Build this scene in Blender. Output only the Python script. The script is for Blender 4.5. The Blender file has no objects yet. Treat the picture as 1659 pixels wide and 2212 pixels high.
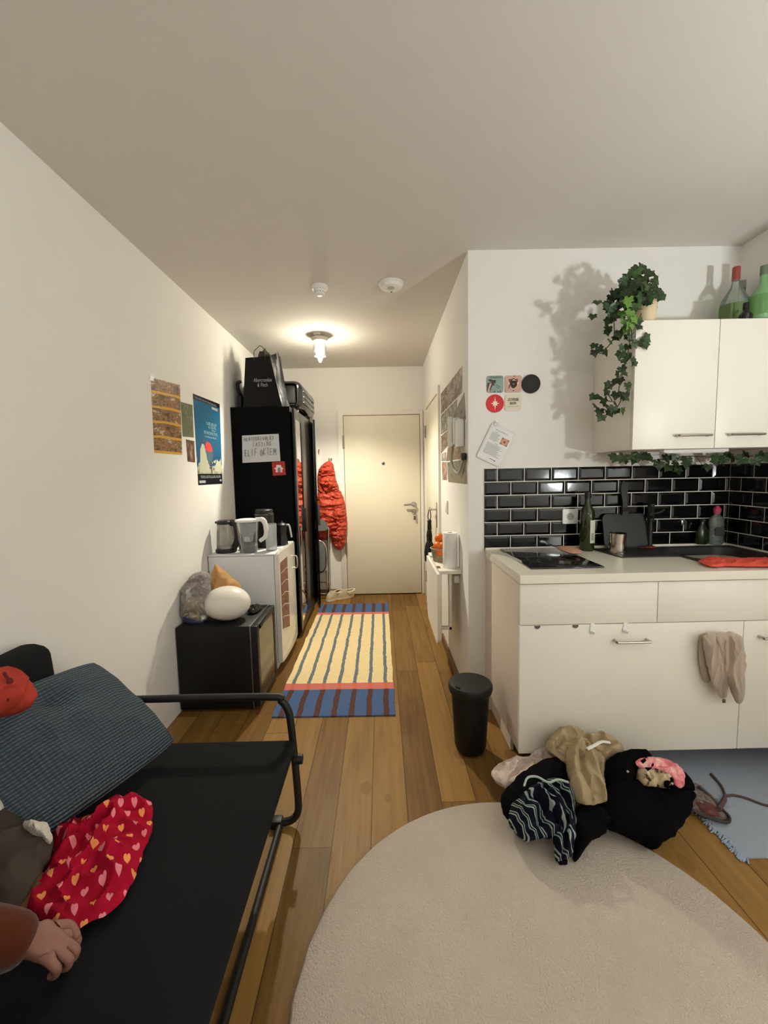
import bpy, bmesh, math, random
from mathutils import Vector, Matrix, noise
from math import sin, cos, pi, sqrt, radians

sc = bpy.context.scene
COL = sc.collection
random.seed(7)

# ------------------------------------------------------------------ camera model
F_PX, PITCH, ROLL, YAW, CAM_H = 916.94, .0914, -.0199, .0056, 1.4095
_r = Vector((cos(YAW), -sin(YAW), 0))
_f = Vector((sin(YAW)*cos(PITCH), cos(YAW)*cos(PITCH), -sin(PITCH)))
_u = _r.cross(_f)
RIGHT = _r*cos(ROLL) + _u*sin(ROLL)
UP = _u*cos(ROLL) - _r*sin(ROLL)
FWD = _f
CAM = Vector((0, 0, CAM_H))

def ray(px, py):
    return RIGHT*((px-829.5)/F_PX) - UP*((py-1106)/F_PX) + FWD
def at(px, py, p0, n):
    """point of the photograph carried to the plane through p0 with normal n"""
    d = ray(px, py); p0 = Vector(p0); n = Vector(n)
    return CAM + d*((p0-CAM).dot(n)/d.dot(n))
def uy(px, py, y): return at(px, py, (0, y, 0), (0, 1, 0))
def ux(px, py, x): return at(px, py, (x, 0, 0), (1, 0, 0))
def uz(px, py, z): return at(px, py, (0, 0, z), (0, 0, 1))

cam = bpy.data.cameras.new('camera'); camo = bpy.data.objects.new('camera', cam); COL.objects.link(camo)
cam.sensor_fit = 'VERTICAL'; cam.sensor_height = 36.0; cam.sensor_width = 27.0
cam.lens = F_PX/2212*36.0; cam.clip_start = .02
camo.matrix_world = Matrix((
    (RIGHT.x, UP.x, -FWD.x, CAM.x), (RIGHT.y, UP.y, -FWD.y, CAM.y), (RIGHT.z, UP.z, -FWD.z, CAM.z), (0, 0, 0, 1)))
sc.camera = camo

# ------------------------------------------------------------------ node helpers
def lin(c):
    return tuple(((v/255)/12.92 if v/255 <= .04045 else ((v/255+.055)/1.055)**2.4) for v in c)

class S:
    """a shader socket with arithmetic"""
    def __init__(s, t, k): s.t = t; s.k = k
    def _m(s, op, *o):
        n = s.t.nodes.new('ShaderNodeMath'); n.operation = op
        for i, v in enumerate((s,)+o):
            if isinstance(v, S): s.t.links.new(v.k, n.inputs[i])
            else: n.inputs[i].default_value = v
        return S(s.t, n.outputs[0])
    def __add__(s, o): return s._m('ADD', o)
    __radd__ = __add__
    def __sub__(s, o): return s._m('SUBTRACT', o)
    def __rsub__(s, o): return (s*-1)+o
    def __mul__(s, o): return s._m('MULTIPLY', o)
    __rmul__ = __mul__
    def __truediv__(s, o): return s._m('DIVIDE', o)
    def floor(s): return s._m('FLOOR')
    def frac(s): return s._m('FRACT')
    def abs(s): return s._m('ABSOLUTE')
    def sqrt(s): return s._m('SQRT')
    def sin(s): return s._m('SINE')
    def lt(s, o): return s._m('LESS_THAN', o)
    def gt(s, o): return s._m('GREATER_THAN', o)
    def max(s, o): return s._m('MAXIMUM', o)
    def min(s, o): return s._m('MINIMUM', o)
    def between(s, a, b): return s.gt(a)*s.lt(b)

class MB:
    """material builder"""
    def __init__(s, name, rough=.5, metal=0.0, spec=.5):
        s.m = bpy.data.materials.new(name); s.m.use_nodes = True
        s.t = s.m.node_tree; s.n = s.t.nodes; s.b = s.n['Principled BSDF']
        s.b.inputs['Roughness'].default_value = rough; s.b.inputs['Metallic'].default_value = metal
        s.b.inputs['Specular IOR Level'].default_value = spec
    def coords(s, kind='Object'):
        tc = s.n.new('ShaderNodeTexCoord'); sp = s.n.new('ShaderNodeSeparateXYZ')
        s.t.links.new(tc.outputs[kind], sp.inputs[0])
        return [S(s.t, o) for o in sp.outputs]
    def vec(s, x, y, z=0.0):
        c = s.n.new('ShaderNodeCombineXYZ')
        for i, v in enumerate((x, y, z)):
            if isinstance(v, S): s.t.links.new(v.k, c.inputs[i])
            else: c.inputs[i].default_value = v
        return c.outputs[0]
    def noise(s, vec, scale=5, detail=3, rough=.5, out='Fac'):
        n = s.n.new('ShaderNodeTexNoise'); s.t.links.new(vec, n.inputs['Vector'])
        n.inputs['Scale'].default_value = scale; n.inputs['Detail'].default_value = detail; n.inputs['Roughness'].default_value = rough
        return S(s.t, n.outputs[out])
    def voronoi(s, vec, scale=5, out='Distance', feature='F1'):
        n = s.n.new('ShaderNodeTexVoronoi'); n.feature = feature; s.t.links.new(vec, n.inputs['Vector']); n.inputs['Scale'].default_value = scale
        return S(s.t, n.outputs[out])
    def white(s, vec):
        n = s.n.new('ShaderNodeTexWhiteNoise'); n.noise_dimensions = '3D'; s.t.links.new(vec, n.inputs['Vector'])
        return S(s.t, n.outputs['Value'])
    def mix(s, fac, a, b):
        n = s.n.new('ShaderNodeMix'); n.data_type = 'RGBA'
        for k, v in ((n.inputs[0], fac), (n.inputs[6], a), (n.inputs[7], b)):
            if isinstance(v, S): s.t.links.new(v.k, k)
            elif isinstance(v, (int, float)): k.default_value = v
            else: k.default_value = (*v, 1)
        return S(s.t, n.outputs[2])
    def ramp(s, fac, stops, const=False):
        n = s.n.new('ShaderNodeValToRGB'); s.t.links.new(fac.k, n.inputs[0]); cr = n.color_ramp
        if const: cr.interpolation = 'CONSTANT'
        while len(cr.elements) < len(stops): cr.elements.new(.5)
        for e, (p, c) in zip(cr.elements, stops): e.position = p; e.color = (*c, 1)
        return S(s.t, n.outputs[0])
    def color(s, v):
        if isinstance(v, S): s.t.links.new(v.k, s.b.inputs['Base Color'])
        else: s.b.inputs['Base Color'].default_value = (*v, 1)
        return s
    def rough(s, v): s.t.links.new(v.k, s.b.inputs['Roughness']); return s
    def bump(s, h, strength=.3, dist=.01):
        n = s.n.new('ShaderNodeBump'); n.inputs['Strength'].default_value = strength; n.inputs['Distance'].default_value = dist
        s.t.links.new(h.k, n.inputs['Height']); s.t.links.new(n.outputs[0], s.b.inputs['Normal']); return s

def plain(name, rgb, rough=.5, metal=0.0, spec=.5, bump=None, var=.06, sheen=0):
    """painted / moulded surface: base colour with faint unevenness, optional fine bump (scale, strength, dist)"""
    b = MB(name, rough, metal, spec); c = lin(rgb)
    x, y, z = b.coords(); v = b.vec(x, y, z)
    nz = b.noise(v, 9, 3)
    b.color(b.mix(nz, tuple(k*(1-var) for k in c), tuple(min(1, k*(1+var)) for k in c)))
    if bump: b.bump(b.noise(v, bump[0], 4), bump[1], bump[2])
    if sheen: b.b.inputs['Sheen Weight'].default_value = sheen
    return b.m
def glass(name, rgb, rough=.05, mixf=.75, refl=.08):
    """thin clear or tinted glass: mostly see-through with a glossy coat"""
    b = MB(name, rough); t = b.t
    tr = b.n.new('ShaderNodeBsdfTransparent'); tr.inputs[0].default_value = (*rgb, 1)
    gl = b.n.new('ShaderNodeBsdfGlossy'); gl.inputs['Roughness'].default_value = rough
    b.color(rgb); m1 = b.n.new('ShaderNodeMixShader'); m2 = b.n.new('ShaderNodeMixShader')
    m1.inputs[0].default_value = 1-mixf
    t.links.new(tr.outputs[0], m1.inputs[1]); t.links.new(b.b.outputs[0], m1.inputs[2])
    fr = b.n.new('ShaderNodeFresnel'); fr.inputs[0].default_value = 1.45
    t.links.new(fr.outputs[0], m2.inputs[0]); t.links.new(m1.outputs[0], m2.inputs[1]); t.links.new(gl.outputs[0], m2.inputs[2])
    t.links.new(m2.outputs[0], b.n['Material Output'].inputs[0])
    return b.m
def glow(name, rgb, strength):
    b = MB(name); b.color(rgb); b.b.inputs['Emission Color'].default_value = (*rgb, 1); b.b.inputs['Emission Strength'].default_value = strength
    return b.m

# ------------------------------------------------------------------ mesh helpers
def B(): return bmesh.new()
def box(bm, x0, x1, y0, y1, z0, z1, bev=0.0, seg=2):
    vs = [bm.verts.new((x, y, z)) for z in (z0, z1) for y in (y0, y1) for x in (x0, x1)]
    fs = [(0, 2, 3, 1), (4, 5, 7, 6), (0, 1, 5, 4), (2, 6, 7, 3), (0, 4, 6, 2), (1, 3, 7, 5)]
    ff = [bm.faces.new([vs[i] for i in f]) for f in fs]
    if bev:
        es = list({e for f in ff for e in f.edges})
        bmesh.ops.bevel(bm, geom=es, offset=bev, segments=seg, affect='EDGES', profile=.5)
    return bm
def frame_of(d):
    d = d.normalized(); a = Vector((0, 0, 1)) if abs(d.z) < .9 else Vector((1, 0, 0))
    u = d.cross(a).normalized(); return u, d.cross(u).normalized()
def smooth_path(pts, n=6, closed=False):
    P = [Vector(p) for p in pts]; out = []; N = len(P)
    rng = range(N) if closed else range(N-1)
    for i in rng:
        p1, p2 = P[i], P[(i+1) % N]
        p0 = P[i-1] if (i or closed) else p1*2-p2
        p3 = P[(i+2) % N] if (closed or i+2 < N) else p2*2-p1
        for k in range(n):
            t = k/n
            out.append(.5*((2*p1)+(p2-p0)*t+(2*p0-5*p1+4*p2-p3)*t*t+(3*p1-p0-3*p2+p3)*t**3))
    if not closed: out.append(P[-1])
    return out
def tube(bm, pts, r, seg=10, closed=False, n=0, flat=1.0):
    P = smooth_path(pts, n, closed) if n else [Vector(p) for p in pts]
    N = len(P); rings = []; u = None
    for i, p in enumerate(P):
        d = (P[(i+1) % N]-P[i-1]) if closed or 0 < i < N-1 else (P[1]-P[0] if i == 0 else P[-1]-P[-2])
        d = d.normalized()
        if u is None: u, v = frame_of(d)
        else:
            u = (u-d*u.dot(d)).normalized(); v = d.cross(u)
        rr = r[min(len(r)-1, int(i*len(r)/N))] if isinstance(r, (list, tuple)) else r
        rings.append([bm.verts.new(p+u*cos(2*pi*k/seg)*rr+v*sin(2*pi*k/seg)*rr*flat) for k in range(seg)])
    m = N if closed else N-1
    for i in range(m):
        a, b = rings[i], rings[(i+1) % N]
        for k in range(seg): bm.faces.new((a[k], a[(k+1) % seg], b[(k+1) % seg], b[k]))
    if not closed:
        bm.faces.new(rings[0][::-1]); bm.faces.new(rings[-1])
    return bm
def cyl(bm, p0, p1, r0, r1=None, seg=20):
    r1 = r0 if r1 is None else r1
    p0, p1 = Vector(p0), Vector(p1); u, v = frame_of(p1-p0)
    a = [bm.verts.new(p0+(u*cos(2*pi*k/seg)+v*sin(2*pi*k/seg))*r0) for k in range(seg)]
    b = [bm.verts.new(p1+(u*cos(2*pi*k/seg)+v*sin(2*pi*k/seg))*r1) for k in range(seg)]
    for k in range(seg): bm.faces.new((a[k], a[(k+1) % seg], b[(k+1) % seg], b[k]))
    bm.faces.new(a[::-1]); bm.faces.new(b); return bm
def lathe(bm, prof, c=(0, 0, 0), seg=28, sx=1.0, sy=1.0):
    """profile of (radius, height) turned about the vertical axis through c; radius 0 closes an end"""
    c = Vector(c); rings = []
    for r, z in prof:
        if r < 1e-6: rings.append([bm.verts.new(c+Vector((0, 0, z)))])
        else: rings.append([bm.verts.new(c+Vector((cos(2*pi*k/seg)*r*sx, sin(2*pi*k/seg)*r*sy, z))) for k in range(seg)])
    for a, b in zip(rings, rings[1:]):
        for k in range(seg):
            q = [a[k % len(a)], a[(k+1) % len(a)], b[(k+1) % len(b)], b[k % len(b)]]
            q = list(dict.fromkeys(q))
            if len(q) > 2: bm.faces.new(q)
    return bm
def ball(bm, c, r, seg=20, rings=12):
    rx, ry, rz = (r, r, r) if not isinstance(r, (tuple, list)) else r
    pr = [(sin(pi*i/rings), -cos(pi*i/rings)*rz) for i in range(rings+1)]
    pr[0] = (0, -rz); pr[-1] = (0, rz)
    return lathe(bm, pr, c, seg, rx, ry)
def chaikin(P, k=1):
    for _ in range(k):
        Q = []
        for a, b in zip(P, P[1:]+P[:1]): Q += [a*.75+b*.25, a*.25+b*.75]
        P = Q
    return P
def nvec(p):
    return Vector((noise.noise(p+Vector((11.3, 0, 0))), noise.noise(p+Vector((0, 27.1, 0))), noise.noise(p+Vector((0, 0, 41.7)))))
def puff(pts, n, bulge, th, fold=.012, freq=(14, 14), seed=0, N=120, M=26, soft=1, pw=2.4, fp=1.0, centre=None, jag=.005, rid=()):
    """soft cloth body: an outline filled with a bulged, creased upper side and a rounded under side; UV in metres"""
    bm = B(); uvl = bm.loops.layers.uv.verify()
    P = chaikin([Vector(p) for p in pts], soft); n = Vector(n).normalized()
    L = [0]
    for a, b in zip(P, P[1:]+P[:1]): L.append(L[-1]+(b-a).length)
    Q = []; j = 0
    for i in range(N):
        s = L[-1]*i/N
        while L[j+1] < s: j += 1
        a, b = P[j], P[(j+1) % len(P)]; Q.append(a+(b-a)*((s-L[j])/max(1e-9, L[j+1]-L[j])))
    c = Vector(centre) if centre else sum(Q, Vector())/N
    if jag:
        Q = [q+(q-c).normalized()*jag*(noise.noise(q*38+Vector((seed, 0, 0)))*1.3+noise.noise(q*90)*.5) for q in Q]
    u = Vector((1, 0, 0))-n*n.x
    if u.length < .2: u = Vector((0, 1, 0))-n*n.y
    u.normalize(); v = n.cross(u)
    segs = []
    for line, rh, rw in rid:
        L2 = smooth_path([Vector(q) for q in line], 3)
        segs += [((a-c).dot(u), (a-c).dot(v), (b-c).dot(u), (b-c).dot(v), rh, rw, id(line)) for a, b in zip(L2, L2[1:])]
    def ridge(p):
        x, y = (p-c).dot(u), (p-c).dot(v); best = {}
        for ax, ay, bx_, by, rh, rw, k in segs:
            dx, dy = bx_-ax, by-ay; t = max(0, min(1, ((x-ax)*dx+(y-ay)*dy)/max(1e-9, dx*dx+dy*dy)))
            d2 = (x-ax-dx*t)**2+(y-ay-dy*t)**2; e = rh*math.exp(-d2/(rw*rw))
            if k not in best or abs(e) > abs(best[k]): best[k] = e
        return sum(best.values())
    def cre(p):
        a, b = (p-c).dot(u), (p-c).dot(v); w = Vector((a*freq[0], b*freq[1], seed*3.7))
        q = nvec(w*.45)*1.1
        r1 = max(0, 1-abs(noise.noise(w*.55+q))*2.6)**2; r2 = max(0, 1-abs(noise.noise(w*1.25+q*1.4+Vector((5, 1, 2))))*2.4)**2
        return r1*1.25+r2*.7+noise.noise(w*2.6+q)*.3-.55
    top = []; bot = []; uvs = {}
    for k in range(M+1):
        t = k/M; rt = []; rb = []
        for i in range(N if k else 1):
            p = c+(Q[i]-c)*t
            h = bulge*max(0, 1-t**pw)**.7 + (fold*cre(p)+(ridge(p) if segs else 0))*(1-t**8)**fp
            a = bm.verts.new(p+n*h); rt.append(a); uvs[a] = ((p-c).dot(u), (p-c).dot(v))
            if k < M:
                d = bm.verts.new(p-n*th*max(0, 1-t**4)**.6); rb.append(d); uvs[d] = uvs[a]
        top.append(rt); bot.append(rb if k < M else rt)
    def skin(R, flip):
        for a, b in zip(R, R[1:]):
            for i in range(N):
                q = [a[i % len(a)], b[i], b[(i+1) % N], a[(i+1) % len(a)]]
                q = list(dict.fromkeys(q))
                f = bm.faces.new(q[::-1] if flip else q)
                for l in f.loops: l[uvl].uv = uvs[l.vert]
    skin(top, False); skin(bot, True)
    bmesh.ops.recalc_face_normals(bm, faces=bm.faces)
    return bm
def sheet(corners, th, n, nx=1, ny=1, wave=0.0, seed=0):
    """thin flat sheet from four corners (bottom-left, bottom-right, top-right, top-left), UV 0..1"""
    bm = B(); uvl = bm.loops.layers.uv.verify(); a, b, c, d = [Vector(p) for p in corners]; n = Vector(n).normalized()
    G = {}
    for s in (0, 1):
        for j in range(ny+1):
            for i in range(nx+1):
                x, y = i/nx, j/ny
                p = (a*(1-x)+b*x)*(1-y)+(d*(1-x)+c*x)*y
                p = p+n*(th*s+(wave*(noise.noise(Vector((x*3, y*3, seed)))+.5) if wave else 0))
                G[s, i, j] = (bm.verts.new(p), (x, y))
    def f(*k):
        q = bm.faces.new([G[i][0] for i in k])
        for l, i in zip(q.loops, k): l[uvl].uv = G[i][1]
    for j in range(ny):
        for i in range(nx):
            f((1, i, j), (1, i+1, j), (1, i+1, j+1), (1, i, j+1)); f((0, i, j), (0, i, j+1), (0, i+1, j+1), (0, i+1, j))
    for i in range(nx):
        f((0, i, 0), (0, i+1, 0), (1, i+1, 0), (1, i, 0)); f((0, i+1, ny), (0, i, ny), (1, i, ny), (1, i+1, ny))
    for j in range(ny):
        f((0, 0, j+1), (0, 0, j), (1, 0, j), (1, 0, j+1)); f((0, nx, j), (0, nx, j+1), (1, nx, j+1), (1, nx, j))
    bmesh.ops.recalc_face_normals(bm, faces=bm.faces)
    return bm
def slab(bm, poly, o, u, v, n, t0, t1):
    """flat polygon (2-D points in the u,v frame at o) given thickness along n from t0 to t1"""
    o, u, v, n = Vector(o), Vector(u), Vector(v), Vector(n)
    a = [bm.verts.new(o+u*x+v*y+n*t0) for x, y in poly]; b = [bm.verts.new(o+u*x+v*y+n*t1) for x, y in poly]
    N = len(poly)
    for i in range(N): bm.faces.new((a[i], a[(i+1) % N], b[(i+1) % N], b[i]))
    f1 = bm.faces.new(a[::-1]); f2 = bm.faces.new(b)
    return bm
def rrect(w, h, r, k=5, cx=0, cy=0):
    out = []
    for qx, qy, a0 in ((1, 1, 0), (-1, 1, pi/2), (-1, -1, pi), (1, -1, 3*pi/2)):
        for i in range(k+1):
            a = a0+pi/2*i/k; out.append((cx+qx*(w/2-r)+cos(a)*r, cy+qy*(h/2-r)+sin(a)*r))
    return out
def circ(r, k=40, cx=0, cy=0): return [(cx+cos(2*pi*i/k)*r, cy+sin(2*pi*i/k)*r) for i in range(k)]

def obj(name, bm, mat, parent=None, smooth=35):
    me = bpy.data.meshes.new(name)
    if isinstance(bm, bmesh.types.BMesh):
        bmesh.ops.recalc_face_normals(bm, faces=bm.faces)
        bm.to_mesh(me); bm.free()
    else: me = bm; me.name = name
    o = bpy.data.objects.new(name, me); COL.objects.link(o)
    me.materials.clear(); me.materials.append(mat)
    if smooth:
        me.polygons.foreach_set('use_smooth', [True]*len(me.polygons)); me.set_sharp_from_angle(angle=radians(smooth))
    if parent is not None:
        root = parent.parent or parent
        off = root.location.copy()
        o.parent = parent
    else:
        xs = [v.co for v in me.vertices]
        lo = Vector([min(v[i] for v in xs) for i in range(3)]); hi = Vector([max(v[i] for v in xs) for i in range(3)])
        off = Vector(((lo.x+hi.x)/2, (lo.y+hi.y)/2, lo.z)); o.location = off
    me.transform(Matrix.Translation(-off)); me.update()
    return o
def tag(o, label, cat, group=None):
    o['label'] = label; o['category'] = cat
    if group: o['group'] = group
    return o
def thing(name, loc, label, cat, group=None):
    o = bpy.data.objects.new(name, None); COL.objects.link(o); o.location = loc; o.empty_display_size = .05
    return tag(o, label, cat, group)
def struct(name, bm, mat, parent=None, smooth=35, at0=False):
    o = obj(name, bm, mat, parent, smooth)
    if parent is None:
        o['kind'] = 'structure'
    return o
def sthing(name, loc):
    o = bpy.data.objects.new(name, None); COL.objects.link(o); o.location = loc; o['kind'] = 'structure'; return o
def bx(name, a, mat, parent=None, bev=.002, seg=2):
    return obj(name, box(B(), *a, bev, seg), mat, parent)
def lettering(name, text, size, o, u, v, mat, parent, align='CENTER', th=.0006, width=None):
    """flat letters in the u,v frame at o"""
    cu = bpy.data.curves.new('t', 'FONT'); cu.body = text; cu.size = size; cu.align_x = align; cu.align_y = 'CENTER'; cu.resolution_u = 2
    to = bpy.data.objects.new('t', cu); COL.objects.link(to)
    dg = bpy.context.evaluated_depsgraph_get(); me = bpy.data.meshes.new_from_object(to.evaluated_get(dg))
    bpy.data.objects.remove(to); bpy.data.curves.remove(cu)
    u, v = Vector(u).normalized(), Vector(v).normalized(); n = u.cross(v)
    bm = B(); bm.from_mesh(me); bpy.data.meshes.remove(me)
    if width:
        xs = [q.co.x for q in bm.verts]; k = width/max(1e-6, max(xs)-min(xs))
        for q in bm.verts: q.co.x *= k
    ext = bmesh.ops.extrude_face_region(bm, geom=bm.faces[:])
    for g in ext['geom']:
        if isinstance(g, bmesh.types.BMVert): g.co.z += th
    for q in bm.verts: q.co = Vector(o)+u*q.co.x+v*q.co.y+n*q.co.z
    return obj(name, bm, mat, parent, 0)
STROKES = {'H': [[(0, 0), (0, 1)], [(.6, 0), (.6, 1)], [(0, .5), (.6, .5)]], 'E': [[(.55, 0), (0, 0), (0, 1), (.55, 1)], [(0, .5), (.45, .5)]],
 'A': [[(0, 0), (.3, 1), (.6, 0)], [(.12, .4), (.48, .4)]], 'T': [[(.3, 0), (.3, 1)], [(0, 1), (.6, 1)]], 'D': [[(0, 0), (0, 1), (.4, .9), (.55, .5), (.4, .1), (0, 0)]],
 'R': [[(0, 0), (0, 1), (.45, .9), (.45, .6), (0, .5), (.55, 0)]], 'I': [[(.2, 0), (.2, 1)]], 'V': [[(0, 1), (.3, 0), (.6, 1)]], 'L': [[(0, 1), (0, 0), (.5, 0)]],
 'Y': [[(0, 1), (.3, .5), (.6, 1)], [(.3, .5), (.25, 0)]], 'C': [[(.55, .9), (.3, 1), (.05, .7), (.05, .3), (.3, 0), (.55, .1)]],
 'S': [[(.5, .9), (.25, 1), (.05, .75), (.45, .3), (.3, 0), (0, .1)]], 'N': [[(0, 0), (0, 1), (.55, 0), (.55, 1)]],
 'G': [[(.55, .9), (.3, 1), (.05, .6), (.1, .1), (.4, 0), (.55, .4), (.35, .4)]], 'F': [[(0, 0), (0, 1), (.5, 1)], [(0, .5), (.4, .5)]],
 'O': [[(.3, 0), (.05, .3), (.1, .8), (.35, 1), (.6, .7), (.5, .2), (.3, 0)]], 'K': [[(0, 0), (0, 1)], [(.55, 1), (0, .45), (.55, 0)]], 'M': [[(0, 0), (.05, 1), (.35, .4), (.65, 1), (.7, 0)]]}
def handwriting(bm, text, h, w, o, u, v, n, x0, y0, sw=.004, jit=.05, seed=0):
    rnd = random.Random(seed); o, u, v, n = Vector(o), Vector(u), Vector(v), Vector(n); x = x0
    for ch in text:
        if ch == ' ': x += w*.6; continue
        k = h*(1+rnd.uniform(-.12, .12)); dy = rnd.uniform(-.08, .08)*h
        for st in STROKES[ch]:
            pts = [(x+px*w+rnd.uniform(-jit, jit)*w*.6, y0+dy+py*k) for px, py in st]
            for (ax, ay), (bx_, by) in zip(pts, pts[1:]):
                d = Vector((bx_-ax, by-ay)); q = Vector((-d.y, d.x)).normalized()*sw/2; e = d.normalized()*sw*.3
                poly = [(ax-q.x-e.x, ay-q.y-e.y), (bx_-q.x+e.x, by-q.y+e.y), (bx_+q.x+e.x, by+q.y+e.y), (ax+q.x-e.x, ay+q.y-e.y)]
                slab(bm, poly, o, u, v, n, 0, .0005)
        x += w*.95
    return bm
def skin_mesh(verts, edges, radii, sub=2):
    me = bpy.data.meshes.new('s'); me.from_pydata([tuple(v) for v in verts], edges, []); o = bpy.data.objects.new('s', me); COL.objects.link(o)
    md = o.modifiers.new('k', 'SKIN'); md.use_smooth_shade = True
    for i, sv in enumerate(me.skin_vertices[0].data):
        r = radii[i]; sv.radius = (r, r) if not isinstance(r, (tuple, list)) else r; sv.use_root = (i == 0)
    s2 = o.modifiers.new('d', 'SUBSURF'); s2.levels = sub; s2.render_levels = sub
    dg = bpy.context.evaluated_depsgraph_get(); r = bpy.data.meshes.new_from_object(o.evaluated_get(dg))
    bpy.data.objects.remove(o); bpy.data.meshes.remove(me)
    return r

def scribble(name, o, u, v, w, h, k, mat, parent, seed=1):
    """a printed word too small to read: a row of uneven glyph-sized blocks"""
    rnd = random.Random(seed+k); bm = B(); o, u, v = Vector(o), Vector(u), Vector(v); n = u.cross(v)
    for i in range(k):
        x0 = -w/2+w*i/k; x1 = x0+w/k*.78; t = rnd.random()
        if t < .4: P = [[(x0, -h/2), (x1, -h/2), (x1, -h/4), (x0, -h/4)], [(x0, -h/2), (x0+w/k*.25, -h/2), (x0+w/k*.25, h/2), (x0, h/2)]]
        elif t < .7: P = [[(x0, h/4), (x1, h/4), (x1, h/2), (x0, h/2)], [(x0+w/k*.3, -h/2), (x0+w/k*.55, -h/2), (x0+w/k*.55, h/2), (x0+w/k*.3, h/2)]]
        else: P = [[(x0, -h/2), (x0+w/k*.22, -h/2), (x0+w/k*.22, h/2), (x0, h/2)], [(x1-w/k*.22, -h/2), (x1, -h/2), (x1, h/2), (x1-w/k*.22, h/2)], [(x0, -h*.1), (x1, -h*.1), (x1, h*.12), (x0, h*.12)]]
        for p in P: slab(bm, p, o, u, v, n, 0, .0004)
    return obj(name, bm, mat, parent, 0)

def clampz(bm, z=None):
    """rest soft things on what lies under them"""
    for q in bm.verts:
        lo = z if z is not None else (.0195 if (q.co.x-.433)**2+(q.co.y-.983)**2 < .70**2 else .0085 if q.co.x > 1.2 else .001)
        if q.co.z < lo: q.co.z = lo
    return bm
GLOBE, HALL, SPOT, FILL, EXPO = 590.0, 190.0, 110.0, 9.5, 0.24
# ------------------------------------------------------------------ materials
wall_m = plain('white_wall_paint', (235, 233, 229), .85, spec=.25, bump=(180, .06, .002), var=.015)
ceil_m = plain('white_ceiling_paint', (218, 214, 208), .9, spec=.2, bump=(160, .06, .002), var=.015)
door_m = plain('cream_door_paint', (232, 224, 204), .45, spec=.4, bump=(240, .08, .001), var=.015)
trim_m = plain('white_trim_paint', (236, 231, 220), .5, spec=.4, var=.015)
lam_m = plain('white_laminate', (238, 234, 224), .38, spec=.45, bump=(300, .04, .001), var=.01)
side_m = plain('beige_laminate_side', (226, 214, 200), .42, spec=.4, var=.015)
white_m = plain('white_plastic', (238, 238, 236), .35, var=.01)
gap_m = plain('dark_gap', (26, 24, 22), .8)
black_m = plain('black_lacquer', (6, 6, 7), .65, spec=.1, var=.15)
blackgl_m = plain('gloss_black', (10, 10, 11), .12, spec=.6, var=.1)
blackpl_m = plain('black_plastic', (22, 22, 23), .45, spec=.4, var=.12)
blackmet_m = plain('black_powder_coated_steel', (20, 20, 20), .5, spec=.45, var=.1)
chrome_m = plain('chrome', (205, 205, 205), .18, 1.0, var=.03)
steel_m = plain('brushed_steel', (186, 180, 170), .32, 1.0, var=.05)
grout_m = plain('light_grout', (236, 232, 224), .9, var=.04)
paper_m = plain('white_paper', (236, 236, 236), .8, spec=.2, var=.015)
ink_m = plain('dark_ink', (60, 60, 62), .8, spec=.1)
greyink_m = plain('grey_print', (158, 158, 158), .8, spec=.1)

def floor_mat():
    b = MB('oak_plank_floor', .42, 0, .2); x, y, z = b.coords(); w = .149
    px = (x+.055)/w; ix = px.floor(); fx = px.frac()
    off = b.white(b.vec(ix, 3.3, 1.7))
    py = (y+off*3.1)/1.35; iy = py.floor(); fy = py.frac()
    tone = b.white(b.vec(ix, iy, 5.1))
    g1 = b.noise(b.vec(x*16, y*1.1, tone*9), 2.2, 5, .62); g2 = b.noise(b.vec(x*90, y*4, tone*5), 1.2, 3, .6)
    kn = b.voronoi(b.vec(x*3.1, y*1.9, tone*4), 1.6)
    base = b.ramp(g1*.62+tone*.42+g2*.16-.1, [(.2, lin((98, 68, 34))), (.48, lin((130, 97, 50))), (.72, lin((154, 117, 64))), (1, lin((176, 138, 84)))])
    knot = kn.lt(.13)*g1
    c = b.mix(knot*.55, base, lin((88, 56, 30)))
    seam = (fx.lt(.016)+fx.gt(.988)+fy.lt(.0025)).min(1.0)
    b.color(b.mix(seam*.75, c, lin((64, 40, 20))))
    b.rough(g2*.18+.36); b.bump(g2*.4-seam*1.4, .35, .002)
    return b.m
floor_m = floor_mat()
wood_skirt_m = plain('brown_skirting', (120, 86, 58), .5, var=.12)

# ------------------------------------------------------------------ room
XL, XR, YE, YK, XH, H, YB = -1.235, 1.972, 4.872, 2.395, .492, 2.592, -2.3
fl = B()
box(fl, XL-.1, 3.1, YB-.1, YK+.1, -.1, 0); box(fl, XL-.1, XH+.1, YK+.1, YE+.1, -.1, 0)
struct('floor', fl, floor_m)
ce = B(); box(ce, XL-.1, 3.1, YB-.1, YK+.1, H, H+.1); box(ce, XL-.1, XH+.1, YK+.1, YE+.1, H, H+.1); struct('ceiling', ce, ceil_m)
struct('wall_left', box(B(), XL-.1, XL, YB-.1, YE+.1, 0, H), wall_m)
rw = B(); box(rw, XR, 3.1, 1.35, YK+.1, 0, H); box(rw, 3.0, 3.1, YB, 1.35, 0, H); struct('wall_right', rw, wall_m)
struct('wall_back', box(B(), XL, XH+.1, YE, YE+.1, 0, H), wall_m)
struct('wall_front', box(B(), XL, 3.1, YB-.1, YB, 0, H), wall_m)
struct('wall_kitchen', box(B(), XH, XR, YK, YK+.1, 0, H), wall_m)
hw = B(); box(hw, XH, XH+.1, YK+.1, YE, 0, H)
struct('wall_hall', hw, wall_m)
bb = B(); box(bb, XH-.013, XH, YK+.005, 3.42, 0, .075, .002); struct('baseboard_hall', bb, wood_skirt_m)
struct('baseboard_back', box(B(), -1.2, -.48, YE-.013, YE, 0, .07, .002), wood_skirt_m)

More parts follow.
